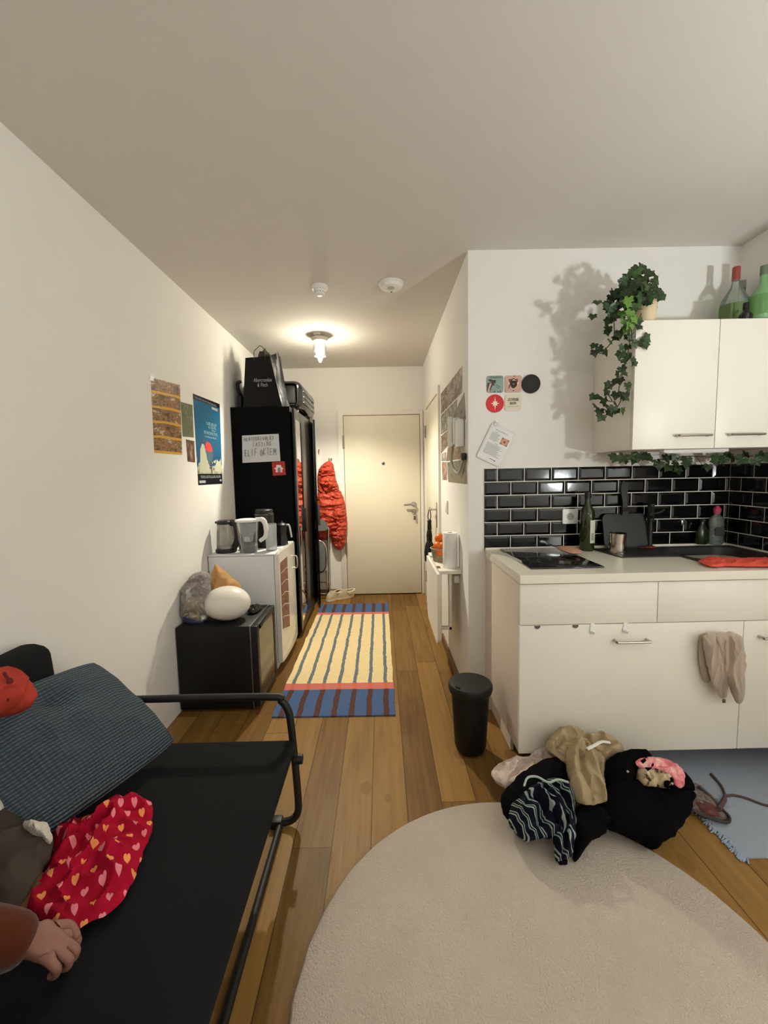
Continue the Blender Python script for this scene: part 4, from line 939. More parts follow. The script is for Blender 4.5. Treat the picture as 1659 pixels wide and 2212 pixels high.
# on its side
NY = WY0
nt = thing('paper_sign', (-.99, NY, 1.52), 'white paper sign with handwritten pencil capitals taped on the black wardrobe side', 'sign')
Q = [uy(a, b, NY) for a, b in ((524, 1000), (606, 996), (602, 937), (523, 941))]
obj('paper', sheet(Q, .0012, (0, -1, 0), 4, 3, .003, 3), plain('sign_paper', (214, 214, 218), .85, var=.02), nt)
u = (Q[1]-Q[0]).normalized(); v = (Q[3]-Q[0]).normalized(); s = B(); oo = Q[0]+Vector((0, -.0052, 0)); pen_m = plain('pencil', (128, 126, 130), .9)
handwriting(s, 'HEATEDRIVALRY', .03, .0205, oo, u, v, (0, -1, 0), .016, .178, .0030, seed=1)
handwriting(s, 'CASTING', .03, .024, oo, u, v, (0, -1, 0), .09, .13, .0030, seed=2)
handwriting(s, 'ELIF OKTEM', .052, .029, oo, u, v, (0, -1, 0), .022, .055, .0040, seed=3)
obj('handwriting', s, pen_m, nt, 0)
cx, cz = -.852, 1.465
rs = thing('red_magnet', (cx, NY, cz-.055), 'red square card with a white house-shaped emblem at the corner of the paper sign', 'card')
s = B(); slab(s, rrect(.108, .114, .004), (cx, NY, cz), (.997, 0, .05), (-.05, 0, .997), (0, -1, 0), -.001, .002); obj('board', s, plain('red_card', (184, 44, 42), .6), rs)
s = B(); em = [(-.026, -.032), (-.026, -.008), (-.038, .002), (-.022, .010), (-.018, .030), (.018, .030), (.024, .010), (.040, .0), (.028, -.010), (.028, -.032), (.014, -.032), (.014, -.002), (.006, .008), (-.004, .006), (-.010, -.004), (-.010, -.032)]
slab(s, em, (cx, NY-.0015, cz), (1, 0, 0), (0, 0, 1), (0, -1, 0), 0, .001); obj('emblem', s, plain('emblem_white', (226, 222, 220), .6), rs, 0)
bars_m = greyink_m
for p in ([(-.008, -.03), (-.003, -.03), (-.003, .0), (-.008, -.004)], [(.001, -.03), (.005, -.03), (.005, .002), (.001, .004)], [(.008, -.03), (.012, -.03), (.012, -.004), (.008, .0)]): s = B(); slab(s, p, (cx, NY-.0015, cz), (1, 0, 0), (0, 0, 1), (0, -1, 0), 0, .0012); obj('emblem_bar', s, greyink_m, rs, 0)
# on its top: shopping bag and suitcase
bgm = plain('navy_black_card_bag', (7, 7, 10), .5, spec=.22, bump=(9, .5, .02), var=.2)
bg = thing('shopping_bag', (-.96, 3.72, WZ), 'dark paper shopping bag with pale store lettering, standing on the wardrobe', 'bag')
by0, by1 = 3.585, 3.86
fb = [uy(525, 877, by0), uy(609, 874, by0), uy(583, 769, by0+.02), uy(530, 773, by0+.02)]
fb[0].z = fb[1].z = WZ+.001
bk_ = [Vector((-1.15, by1, WZ+.001)), Vector((-.80, by1, WZ+.001)), Vector((-.86, by1-.03, 2.43)), Vector((-1.13, by1-.03, 2.42))]
gm = [Vector((-.795, 3.72, WZ+.001)), Vector((-.85, 3.70, 2.445))]   # folded gusset on the right
def patch(bm, a, b, c, d, nx=8, ny=10, w=.0, seed=0):
    n = (b-a).cross(d-a).normalized(); G = [[bm.verts.new((a*(1-i/nx)+b*(i/nx))*(1-j/ny)+(d*(1-i/nx)+c*(i/nx))*(j/ny)+n*w*noise.noise(Vector((i/nx*3, j/ny*3, seed)))*(4*(i/nx)*(1-i/nx))) for i in range(nx+1)] for j in range(ny+1)]
    for j in range(ny):
        for i in range(nx): bm.faces.new((G[j][i], G[j][i+1], G[j+1][i+1], G[j+1][i]))
s = B(); patch(s, fb[0], fb[1], fb[2], fb[3], w=.012, seed=1); patch(s, bk_[1], bk_[0], bk_[3], bk_[2], w=.01, seed=2)
patch(s, fb[1], gm[0], gm[1], fb[2], w=.03, seed=3); patch(s, gm[0], bk_[1], bk_[2], gm[1], w=.03, seed=4); patch(s, bk_[0], fb[0], fb[3], bk_[3], w=.01, seed=5); patch(s, fb[0], bk_[0], bk_[1], fb[1], 8, 4)
bmesh.ops.remove_doubles(s, verts=s.verts, dist=.002); bmesh.ops.solidify(s, geom=s.faces[:], thickness=.0015); obj('paper_body', s, bgm, bg, 25)
up_ = (fb[3]-fb[0]).normalized(); ri = (fb[1]-fb[0]).normalized(); nf = ri.cross(up_); let_m = plain('silver_letter', (168, 168, 174), .6)
ctr = (fb[0]+fb[1])*.5
lettering('lettering', 'Abercrombie', .045, ctr+up_*.215-ri*.005+nf*.012, ri, up_, let_m, bg, width=.15)
lettering('lettering', '& Fitch', .045, ctr+up_*.175-ri*.005+nf*.012, ri, up_, let_m, bg, width=.085)
s = B(); a_, b_p = uy(549, 773, by0+.02), uy(572, 771, by0+.02); m_ = uy(562, 747, by0+.02)
tube(s, [a_+Vector((0, 0, -.02)), a_+Vector((.002, 0, .05)), a_*.35+m_*.65+Vector((-.012, 0, .01)), m_, b_p*.4+m_*.6+Vector((.014, 0, .012)), b_p+Vector((.003, 0, .04)), b_p+Vector((0, 0, -.02))], .0028, 8, n=5); obj('cord_handle', s, plain('brown_cord', (62, 46, 38), .7), bg)
s = puff([(-1.03, 3.72, 2.40), (-.99, 3.66, 2.41), (-.93, 3.68, 2.41), (-.90, 3.74, 2.41), (-.96, 3.80, 2.40)], (0, 0, 1), .05, .08, .02, (20, 20), 3, 50, 10); tag(obj('stuffed_scarf', s, plain('dark_olive_cloth', (58, 56, 46), .95)), 'dark crumpled cloth poking out of the shopping bag top', 'cloth')
s = B(); tube(s, [(-1.175, 3.70, 2.08), (-1.185, 3.66, 2.13), (-1.18, 3.64, 2.18), (-1.165, 3.66, 2.2)], .018, 10, n=5, flat=.6); box(s, -1.19, -1.16, 3.64, 3.72, WZ+.001, 2.08, .004)
tag(obj('umbrella_case', s, blackpl_m), 'slim black case standing on the wardrobe behind the left edge of the shopping bag', 'case')
sc_t = thing('suitcase', (-.87, 4.32, WZ), 'glossy black hard suitcase lying on the wardrobe behind the shopping bag', 'suitcase')
s = B(); box(s, -1.20, -.70, 3.90, 4.70, WZ+.03, WZ+.285, .07, 5); obj('shell', s, blackgl_m, sc_t)
for k in range(3): s = B(); box(s, -.702, -.694, 3.99, 4.62, WZ+.085+k*.05, WZ+.1+k*.05, .004); obj('ridge', s, blackgl_m, sc_t)
s = B(); box(s, -1.17, -.735, 3.894, 3.90+.012, WZ+.06, WZ+.25, .03, 4); obj('end_panel', s, blackpl_m, sc_t)
s = B(); tube(s, [(-.86, 3.90, WZ+.12), (-.86, 3.868, WZ+.13), (-.86, 3.868, WZ+.22), (-.86, 3.90, WZ+.23)], .008, 10, n=4); obj('handle', s, steel_m, sc_t)
for x in (-.76, -1.13):
    for y in (3.98, 4.62):
        s = B(); cyl(s, (x-.012, y, WZ+.016), (x+.012, y, WZ+.016), .0155); box(s, x-.015, x+.015, y-.008, y+.008, WZ+.016, WZ+.05); obj('wheel', s, plain('wheel_grey', (150, 146, 140), .4), sc_t)

# ------------------------------------------------------------------ white fridge
FY0, FY1, FZ = 2.952, 3.50, .86
fg = thing('white_fridge', (-.97, 3.22, 0), 'white under-counter fridge between the black cooler and the wardrobe', 'fridge')
fw_m = plain('white_enamel', (222, 224, 228), .4, spec=.45, bump=(240, .08, .001), var=.01)
obj('body', box(B(), -1.226, -.768, FY0, FY1, .02, .845, .004), fw_m, fg)
obj('top_panel', box(B(), -1.228, -.75, FY0-.004, FY1+.004, .846, FZ, .006), fw_m, fg)
s = B(); poly = [(-.764, FY0), (-.764, FY1)]+[(-.732+.010*sin(pi*k/12), FY1-(FY1-FY0)*k/12) for k in range(13)]
slab(s, poly, (0, 0, 0), (1, 0, 0), (0, 1, 0), (0, 0, 1), .06, FZ+.004); bmesh.ops.bevel(s, geom=[e for e in s.edges if abs(e.verts[0].co.z-e.verts[1].co.z) < 1e-6], offset=.008, segments=2, affect='EDGES')
dr = obj('door', s, plain('glossy_white_door', (228, 226, 220), .14, spec=.6, var=.01), fg)
s = B(); tube(s, [(-.730, 3.42, .75), (-.70, 3.42, .745), (-.70, 3.42, .66), (-.73, 3.42, .655)], .006, 10, n=4); obj('handle', s, steel_m, dr)
obj('gasket', box(B(), -.769, -.761, FY0+.006, FY1-.006, .065, .84), plain('grey_gasket', (120, 124, 134), .7), fg)
for x in (-1.17, -.82):
    for y in (FY0+.05, FY1-.05): s = B(); cyl(s, (x, y, .0), (x, y, .022), .016); obj('foot', s, blackpl_m, fg)
ps_m = MB('photo_strip_print', .5); x, y, z = ps_m.coords('UV'); nz = ps_m.noise(ps_m.vec(x*2, y*4, 1.0), 5, 4); gx = (x*1).frac(); gy = (y*6).frac()
ps_m.color(ps_m.mix(gy.lt(.07), ps_m.ramp(nz, [(.3, lin((96, 58, 48))), (.6, lin((150, 104, 88))), (.8, lin((190, 150, 130)))]), lin((220, 210, 200))))
s = sheet([(-.7285, 2.985, .30), (-.7205, 3.165, .25), (-.7205, 3.165, .80), (-.7285, 2.985, .79)], .0012, (1, -.05, 0)); obj_ = tag(obj('photo_strip', s, ps_m.m), 'strip of six brown photos stuck on the white fridge door', 'print')
# things on the fridge
ZF = FZ+.0005
kt = thing('glass_kettle', (-1.135, 3.06, ZF), 'glass kettle with black lid and handle on the left of the fridge top', 'kettle')
c0 = (-1.135, 3.06, ZF)
s = B(); lathe(s, [(0, 0), (.068, 0), (.074, .006), (.074, .022), (.066, .03), (0, .03)], c0, 36); obj('base', s, blackpl_m, kt)
s = B(); lathe(s, [(.066, .03), (.066, .05), (.06, .15), (.055, .2), (.054, .21)], c0, 36); bmesh.ops.solidify(s, geom=s.faces[:], thickness=.0025); obj('glass_jug', s, glass('kettle_glass', (.86, .85, .82), .04, .86), kt)
s = B(); lathe(s, [(.0615, .032), (.0615, .046), (0, .046)], c0, 36); obj('heating_plate', s, steel_m, kt)
s = B(); lathe(s, [(0, .205), (.057, .205), (.058, .222), (.05, .232), (0, .235)], c0, 36); box(s, -1.205, -1.18, 3.05, 3.07, ZF+.21, ZF+.226, .004); obj('lid', s, blackpl_m, kt)
s = B(); tube(s, [(-1.09, 3.045, ZF+.215), (-1.05, 3.03, ZF+.21), (-1.035, 3.025, ZF+.16), (-1.04, 3.03, ZF+.09), (-1.072, 3.04, ZF+.035)], [.016, .019, .019, .018, .016], 12, n=6, flat=1.5); obj('handle', s, blackpl_m, kt)
wj = thing('water_filter_jug', (-.95, 3.03, ZF), 'clear water filter jug with white lid and handle on the fridge', 'jug')
c0 = (-.965, 3.03, ZF)
s = B(); lathe(s, [(0, 0), (.056, 0), (.06, .006), (.066, .08), (.076, .215), (.0765, .222)], c0, 36, 1.05, .78); bmesh.ops.solidify(s, geom=s.faces[:], thickness=.0025); obj('jug_body', s, glass('jug_plastic', (.82, .84, .86), .06, .82), wj)
s = B(); lathe(s, [(0, .001), (.0575, .004), (.063, .075), (0, .075)], c0, 32, 1.04, .77); obj('water', s, glass('dark_water', (.42, .46, .48), .02, .8), wj)
s = B(); lathe(s, [(0, .075), (.03, .076), (.035, .085), (.04, .125), (.062, .16), (.07, .215)], c0, 32, 1.03, .76); obj('filter_funnel', s, glass('funnel_white', (.88, .88, .88), .2, .45), wj)
s = B(); lathe(s, [(0, .079), (.029, .079), (.031, .085), (.032, .115), (.02, .123), (0, .124)], c0, 24); obj('filter_cartridge', s, white_m, wj)
s = B(); lathe(s, [(0, .222), (.08, .222), (.082, .229), (.08, .238), (.05, .244), (0, .245)], c0, 36, 1.06, .8); tube(s, [(-.90, 3.025, ZF+.236), (-.845, 3.0, ZF+.235), (-.823, 2.992, ZF+.19), (-.83, 2.996, ZF+.12), (-.872, 3.01, ZF+.085)], [.013, .016, .015, .013, .012], 12, n=6, flat=1.2); obj('lid_and_handle', s, white_m, wj)
cf = thing('coffee_canister', (-.905, 3.26, ZF), 'tall black canister behind the filter jug on the fridge', 'canister')
s = B(); lathe(s, [(0, 0), (.07, 0), (.072, .004), (.072, .255), (.07, .262), (.066, .264), (.066, .285), (.06, .29), (0, .29)], (-.905, 3.26, ZF), 36); obj('body', s, blackpl_m, cf)
s = B(); lathe(s, [(.0725, .245), (.0735, .248), (.0735, .254), (.0725, .257)], (-.905, 3.26, ZF), 36); obj('metal_band', s, plain('dark_band', (88, 84, 80), .3, .8), cf)
tc = thing('plastic_beaker', (-.822, 3.09, ZF), 'translucent plastic beaker standing right of the filter jug', 'beaker')
s = B(); lathe(s, [(0, .001), (.036, .001), (.0385, .006), (.043, .195), (.0445, .197)], (-.815, 3.09, ZF), 30); bmesh.ops.solidify(s, geom=s.faces[:], thickness=.002); obj('cup', s, glass('frosted_plastic', (.90, .92, .95), .3, .52), tc)
mk = thing('moka_pot', (-.79, 3.33, ZF), 'small black moka pot with pale handle at the back of the fridge', 'coffee pot')
s = B(); lathe(s, [(0, 0), (.045, 0), (.046, .01), (.034, .075), (.034, .082), (.043, .16), (.03, .172), (.01, .178), (.009, .19), (0, .192)], (-.79, 3.33, ZF), 8); obj('body', s, blackpl_m, mk)
s = B(); tube(s, [(-.75, 3.325, ZF+.16), (-.728, 3.32, ZF+.15), (-.714, 3.32, ZF+.06)], .007, 10, n=4); obj('handle', s, plain('pale_handle', (206, 204, 200), .4), mk)
tv_m = plain('pale_trivet', (230, 224, 206), .6)
s = B(); box(s, -.79, -.755, 3.14, 3.21, ZF, ZF+.006, .003); tag(obj('trivet', s, tv_m), 'small pale trivet on the fridge top just behind the translucent beaker', 'trivet')
s = B(); box(s, -.80, -.755, 3.39, 3.47, ZF, ZF+.006, .003); tag(obj('trivet', s, tv_m), 'small pale trivet at the far end of the fridge top behind the moka pot', 'trivet')

# ------------------------------------------------------------------ black cooler
BY0, BY1, BZ = 2.432, 2.85, .528
ck = thing('black_cooler', (-.98, 2.63, 0), 'small black drinks cooler with glass door beside the white fridge', 'fridge')
obj('body', box(B(), -1.228, -.792, BY0, BY1, .018, BZ, .008), plain('black_enamel', (12, 12, 13), .5, spec=.35, bump=(200, .1, .001)), ck)
s = B(); z0, z1 = .03, BZ-.004
for a in ((BY0, BY0+.045, z0, z1), (BY1-.045, BY1, z0, z1), (BY0+.045, BY1-.045, z0, z0+.03), (BY0+.045, BY1-.045, z1-.035, z1)): box(s, -.786, -.748, *a, .003)
dr = obj('door_frame', s, blackpl_m, ck)
obj('door_glass', box(B(), -.758, -.751, BY0+.044, BY1-.044, z0+.029, z1-.034), plain('dark_mirror_glass', (40, 32, 24), .16, spec=1.0), dr)
s = B(); box(s, -.7915, -.7865, BY0-.0025, BY1, .02, BZ+.001, .001); obj('silver_strip', s, plain('silver_trim', (150, 150, 156), .3, .8), ck)
s = B(); box(s, -.75, -.738, BY0+.05, BY1-.2, z1-.03, z1-.008, .004); obj('grip', s, blackgl_m, ck)
for x in (-1.18, -.83):
    for y in (BY0+.05, BY1-.05): s = B(); cyl(s, (x, y, 0), (x, y, .02), .015); obj('foot', s, blackpl_m, ck)
s = B(); c0 = Vector((-.965, 2.56, BZ+.1035)); ball(s, (0, 0, 0), (.143, .112, .104), 48, 28)
for q in s.verts: q.co.x *= 1.0; q.co.z *= 1+q.co.x*.12
s.transform(Matrix.Translation(c0)); eg = tag(obj('egg_lamp', s, plain('opal_white_glass', (232, 228, 218), .3, spec=.5, var=.01)), 'big white egg-shaped lamp lying on the black cooler', 'lamp')
# bread in plastic bag, brown paper bag, adapter
pb = thing('bread_bag', (-1.12, 2.56, BZ), 'clear plastic bag with rolls and purple wrapping beside the egg lamp', 'bag')
film_m = glass('cling_film', (.90, .88, .88), .12, .72)
s = puff([uy(393, 1342, 2.53), uy(398, 1300, 2.53), uy(418, 1286, 2.53), uy(446, 1290, 2.53), uy(452, 1320, 2.53), uy(440, 1343, 2.53), uy(415, 1348, 2.53)], (.2, -1, .5), .05, .07, .02, (22, 22), 5, 80, 14, 2); clampz(s, BZ+.001); obj('bread', s, plain('pale_bread', (206, 190, 150), .7, var=.25), pb)
s = puff([uy(408, 1282, 2.56), uy(412, 1258, 2.56), uy(425, 1240, 2.56), uy(446, 1238, 2.56), uy(450, 1262, 2.56), uy(440, 1286, 2.56), uy(425, 1292, 2.56)], (.2, -1, .3), .03, .05, .025, (26, 26), 9, 80, 14, 1); obj('purple_wrapper', s, plain('mauve_foil', (150, 116, 120), .25, spec=.7, var=.4), pb)
s = puff([uy(390, 1345, 2.54), uy(386, 1300, 2.54), uy(392, 1284, 2.54), uy(388, 1272, 2.54), uy(402, 1256, 2.54), uy(418, 1238, 2.54), uy(440, 1232, 2.54), uy(456, 1240, 2.54), uy(455, 1280, 2.54), uy(456, 1320, 2.54), uy(446, 1347, 2.54), uy(415, 1352, 2.54)], (.2, -1, .4), .075, .09, .03, (18, 18), 12, 110, 18, 1); clampz(s, BZ+.001); obj('film', s, film_m, pb)
s = puff([uy(393, 1330, 2.50), uy(400, 1348, 2.50), uy(440, 1352, 2.50), uy(444, 1344, 2.50), uy(410, 1338, 2.50)], (0, -1, .6), .008, .008, .003, (20, 20), 2, 50, 8); clampz(s, BZ+.001); obj('blue_label', s, plain('dark_blue_label', (52, 50, 92), .4), pb)
s = puff([uy(466, 1217, 2.72), uy(522, 1264, 2.70), uy(519, 1277, 2.66), uy(470, 1298, 2.64), uy(432, 1302, 2.66), uy(446, 1262, 2.70)], (.1, -1, .25), .045, .05, .018, (10, 10), 4, 90, 16, 0); clampz(s, BZ+.001); tag(obj('paper_bag', s, plain('kraft_paper', (178, 134, 78), .75, bump=(20, .3, .01), var=.12)), 'folded brown paper bag propped behind the egg lamp', 'bag')
s = puff([(-.88, 2.68, BZ+.012), (-.83, 2.74, BZ+.012), (-.80, 2.76, BZ+.012), (-.80, 2.70, BZ+.012), (-.82, 2.63, BZ+.012), (-.86, 2.63, BZ+.012)], (0, 0, 1), .035, .012, .01, (30, 30), 2, 60, 10); tag(obj('black_pouch', s, plain('black_nylon_pouch', (20, 20, 20), .5)), 'small crumpled black pouch on the cooler right of the egg lamp', 'pouch')

# ------------------------------------------------------------------ jacket on the end wall
JY = YE-.06
jk = thing('puffer_jacket', (-.56, YE, .52), 'coral red hooded puffer jacket hanging on a hook beside the entrance door', 'jacket')
jm = MB('coral_nylon', .5, 0, .4); x, y, z = jm.coords(); jm.color(jm.mix(jm.noise(jm.vec(x, y, z), 9, 4), lin((176, 60, 42)), lin((204, 80, 54))))
q_ = jm.noise(jm.vec(x*2, y*2, z*1.2), 5, 2); w_ = ((z*1.0+q_*.09)*48).sin().abs().sqrt(); jm.bump(w_*.7+jm.noise(jm.vec(x, y, z), 30, 4)*.7, .8, .02); jk_m = jm.m
def jp(l): return [uy(680+a/6.14, 960+b/6.14, JY) for a, b in l]
obj('torso', puff(jp([(30, 660), (50, 600), (210, 560), (330, 600), (375, 680), (400, 780), (425, 960), (428, 1100), (300, 1180), (210, 1130), (205, 1250), (60, 1290), (20, 1200)]), (0, -1, 0), .05, .05, .02, (7, 16), 3, 140, 24, 1), jk_m, jk)
obj('sleeve', puff(jp([(250, 700), (330, 640), (385, 740), (420, 940), (430, 1110), (415, 1220), (405, 1340), (370, 1395), (290, 1400), (245, 1360), (215, 1250), (200, 1130), (225, 1000), (235, 840)]), (0, -1, 0), .085, .03, .022, (6, 20), 6, 140, 24, 1), jk_m, jk)
obj('hood', puff(jp([(190, 215), (235, 240), (255, 300), (280, 470), (318, 560), (330, 640), (240, 650), (150, 660), (50, 640), (36, 540), (36, 350), (90, 280), (140, 235)]), (0, -1, 0), .075, .04, .025, (9, 18), 9, 140, 24, 1), jk_m, jk)
s = B(); tube(s, [uy(680+190/6.14, 960+225/6.14, YE-.03), uy(680+190/6.14, 960+185/6.14, YE-.03)], .008, 8); obj('hanging_loop', s, plain('tan_loop', (170, 110, 70), .7), jk)
s = B(); cyl(s, (-.56, YE-.001, 1.585), (-.56, YE-.045, 1.60), .009); tag(obj('coat_hook', s, steel_m), 'coat hook on the back wall holding the coral jacket', 'hook')
s = B(); box(s, -.725, -.70, YE-.02, YE-.001, .95, 1.70, .003); tag(obj('hook_rail', s, trim_m), 'narrow white upright rail on the back wall beside the wardrobe', 'rail')
s = B(); tube(s, [(-.70, YE-.02, 1.665), (-.695, YE-.05, 1.66), (-.69, YE-.05, 1.69)], .006, 8, n=4); tag(obj('rail_hook', s, plain('brass', (150, 110, 60), .35, .8)), 'small brass hook near the top of the narrow white rail', 'hook')

s = B(); tube(s, [(.372+cos(a)*.013, YE-.058, .935+sin(a)*.013) for a in [2*pi*k/20 for k in range(20)]], .0014, 6, True)
ky = tag(obj('key_ring', s, steel_m), 'keys hanging from the lock of the entrance door', 'keys')
s = B(); box(s, .369, .375, YE-.075, YE-.045, .955, .975, .001); cyl(s, (.372, YE-.046, .965), (.372, YE-.062, .965), .009, .009, 12); obj('key', s, steel_m, ky)
s = B(); slab(s, rrect(.022, .05, .008, 4, .375, .895), (0, YE-.06, 0), (1, 0, 0), (0, 0, 1), (0, -1, 0), 0, .006); obj('key_fob', s, plain('brown_leather_fob', (110, 74, 66), .6), ky)
s = B(); slab(s, rrect(.016, .04, .004, 3, .388, .898), (0, YE-.052, 0), (1, 0, 0), (0, 0, 1), (0, -1, 0), 0, .002); obj('spare_key', s, steel_m, ky)

# folding chair
fc = thing('folding_chair', (-.66, 4.68, 0), 'folded grey and chrome folding chair leaning between wardrobe and coral jacket', 'chair')
seat_m = plain('grey_vinyl', (112, 114, 114), .45, var=.06)
Y1 = 4.70
def fp(a, b, y=Y1): return uy(640+a/8.85, 1080+b/8.85, y)
s = B(); slab(s, [((p-fp(560, 480)).x, (p-fp(560, 480)).z) for p in chaikin([fp(300, 585), fp(300, 400), fp(480, 360), fp(560, 410), fp(605, 500), fp(600, 590)], 2)], fp(560, 480), (1, 0, 0), (0, 0, 1), (0, -1, 0), -.012, .012); obj('backrest', s, seat_m, fc)
s = B(); slab(s, [((p-fp(500, 1000)).x, (p-fp(500, 1000)).z) for p in chaikin([fp(320, 1370), fp(320, 790), fp(470, 790), fp(540, 850), fp(560, 960), fp(560, 1240), fp(530, 1340), fp(470, 1370)], 2)], fp(500, 1000), (1, 0, 0), (0, 0, 1), (0, -1, 0), -.01, .012); obj('seat', s, seat_m, fc)
s = B(); tube(s, [fp(320, 780), fp(460, 785), fp(530, 840), fp(570, 960), fp(578, 1240), fp(540, 1350), fp(470, 1382), fp(320, 1382)], .012, 12, n=5); obj('seat_frame', s, chrome_m, fc)
s = B(); tube(s, [fp(300, 500, Y1+.02), fp(590, 520, Y1+.02), fp(605, 640, Y1+.02), fp(620, 1200, Y1+.02), fp(632, 1720, Y1+.02), fp(600, 1790, Y1+.02), fp(480, 1795, Y1+.02), fp(330, 1795, Y1+.02)], .012, 12, n=4); obj('leg_frame', s, chrome_m, fc)
s = B(); tube(s, [fp(330, 1575), fp(625, 1570)], .006, 8); obj('stretcher', s, chrome_m, fc)
s = B(); tube(s, [fp(575, 1350), fp(592, 1690)], .009, 8); obj('strut', s, chrome_m, fc)

# clogs
clog_m = plain('cream_foam', (236, 222, 196), .6, spec=.3, var=.02)
def clog(x, y, rot, label):
    t = thing('clog', (x, y, 0), label, 'shoe', 'cream clogs by the entrance door')
    s = B(); seg = 28; R = []
    prof = [(0, .0, .9), (.006, .012, .98), (.026, .02, 1.0)]
    def outline(k, sc2):
        a = 2*pi*k/seg; l, w = cos(a), sin(a); wid = .044+.010*max(0, l)-.004*max(0, -l)
        return l*.118*sc2, w*wid*sc2
    for z, _, sc2 in prof: R.append([s.verts.new((*outline(k, sc2), z+.001)) for k in range(seg)])
    for a, b in zip(R, R[1:]):
        for k in range(seg): s.faces.new((a[k], a[(k+1) % seg], b[(k+1) % seg], b[k]))
    s.faces.new(R[0]); s.faces.new(R[-1]); s.transform(Matrix.Rotation(rot, 4, 'Z')); s.transform(Matrix.Translation((x, y, 0))); obj('sole', s, clog_m, t)
    s = B(); R = []
    for i in range(11):
        f = i/10; zz = .026+.062*sin(f*pi/2); R.append([])
        for k in range(seg):
            lx, wy = outline(k, .97); l = cos(2*pi*k/seg)
            top_h = .112 if l > -.1 else .074
            kx = 1-.55*f**2.2 if l > 0 else 1-.08*f; ky = 1-.42*f**2
            R[-1].append(s.verts.new((lx*kx-(0 if l > 0 else 0), wy*ky, .024+(top_h-.024)*sin(f*pi/2)*(1 if l < .1 else 1-.35*l*l))))
    for a, b in zip(R, R[1:]):
        for k in range(seg): s.faces.new((a[k], a[(k+1) % seg], b[(k+1) % seg], b[k]))
    fr_ = [R[-1][k] for k in range(seg) if cos(2*pi*k/seg) > -.25]
    c_ = s.verts.new((.03, 0, .112)); fk = [k for k in range(-seg//3+1, seg//3)]
    for k in fk[:-1]: s.faces.new((c_, R[-1][k % seg], R[-1][(k+1) % seg]))
    bmesh.ops.solidify(s, geom=s.faces[:], thickness=.004)
    s.transform(Matrix.Rotation(rot, 4, 'Z')); s.transform(Matrix.Translation((x, y, 0))); obj('upper', s, clog_m, t)
    s = B(); tube(s, [(.0, .047, .088), (-.05, .05, .084), (-.10, .034, .09), (-.122, 0, .094), (-.10, -.034, .09), (-.05, -.05, .084), (.0, -.047, .088)], .008, 8, n=4, flat=.5); s.transform(Matrix.Rotation(rot, 4, 'Z')); s.transform(Matrix.Translation((x, y, 0))); obj('heel_strap', s, clog_m, t)
clog(-.555, 4.665, radians(232), 'left cream clog on the floor beneath the coral jacket, half before the chair')
clog(-.435, 4.715, radians(212), 'right cream clog on the floor, nearest the entrance door')

# ------------------------------------------------------------------ runner rug
rm = MB('striped_cotton_rug', .95, 0, .1); x, y, z = rm.coords('UV'); nz = rm.noise(rm.vec(x*5, y*14, 0.0), 4, 3)
xs = (x+(nz-.5)*.02); ys = y+(nz-.5)*.006
st = ((xs*7.0).frac()).between(.38, .61); st3 = ((xs*7.0).frac()).between(.34, .66)
cream = rm.mix(nz, lin((232, 208, 156)), lin((246, 226, 178))); mid = rm.mix(st, cream, lin((112, 124, 132)))
blue_e = rm.mix(st3, lin((80, 104, 146)), lin((92, 66, 62))); pink = rm.mix(st*.45, lin((212, 122, 108)), lin((206, 92, 60)))
edge = (y.lt(.142)+y.gt(.868)).min(1.0); pk = (ys.between(.142, .182)+ys.between(.838, .868)).min(1.0)
rm.color(rm.mix(pk, rm.mix(edge, mid, blue_e), pink)); wv_ = ((y*420).sin()*((x*180).sin())); rm.bump(wv_*.6+nz, .5, .004)
s = sheet([(-.665, 2.36, .0005), (.056, 2.352, .0005), (.05, 4.475, .0005), (-.672, 4.49, .0005)], .008, (0, 0, 1), 40, 90)
rnd = random.Random(2)
for q in s.verts:
    e = noise.noise(Vector((q.co.x*3, q.co.y*6, .3))); q.co.x += .006*noise.noise(Vector((q.co.y*7, 1, 0)))
    if q.co.z > .004:
        q.co.z += .004*max(0, e)+.012*math.exp(-((q.co.y-3.42+.15*q.co.x)/.035)**2)+.008*math.exp(-((q.co.y-3.72)/.03)**2)
tag(obj('runner_rug', s, rm.m), 'long striped cream and blue runner rug on the hall floor', 'rug')
# round rug
rr = MB('ivory_pile_rug', 1.0, 0, .05); x, y, z = rr.coords(); n1 = rr.noise(rr.vec(x, y, z), 3.2, 4, .6); n2 = rr.noise(rr.vec(x, y, z), 150, 3, .7)
rr.color(rr.mix(n1*.8+n2*.25, lin((186, 170, 154)), lin((220, 208, 194)))); rr.bump(n2+n1*2.2, .9, .012)
rr.b.inputs['Sheen Weight'].default_value = .25
s = B(); seg = 180; R = []
prof = [(.0, .018), (.2, .018), (.4, .018), (.55, .018), (.64, .018), (.675, .017), (.692, .012), (.697, .005), (.694, .0006)]
for r, z in prof[1:]:
    R.append([s.verts.new((.433+cos(2*pi*k/seg)*(r+.004*noise.noise(Vector((cos(2*pi*k/seg)*14, sin(2*pi*k/seg)*14, r)))*(r > .6)), .983+sin(2*pi*k/seg)*r, z+(.003*noise.noise(Vector((cos(2*pi*k/seg)*r*9, sin(2*pi*k/seg)*r*9, 0))) if r < .67 else 0))) for k in range(seg)])
c_ = s.verts.new((.433, .983, .018)); cb_ = s.verts.new((.433, .983, .0006))
for k in range(seg):
    s.faces.new((c_, R[0][k], R[0][(k+1) % seg])); s.faces.new((cb_, R[-1][(k+1) % seg], R[-1][k]))
for a, b in zip(R, R[1:]):
    for k in range(seg): s.faces.new((a[k], b[k], b[(k+1) % seg], a[(k+1) % seg]))
rug = tag(obj('round_rug', s, rr.m), 'large round ivory pile rug on the wooden floor in front', 'rug')

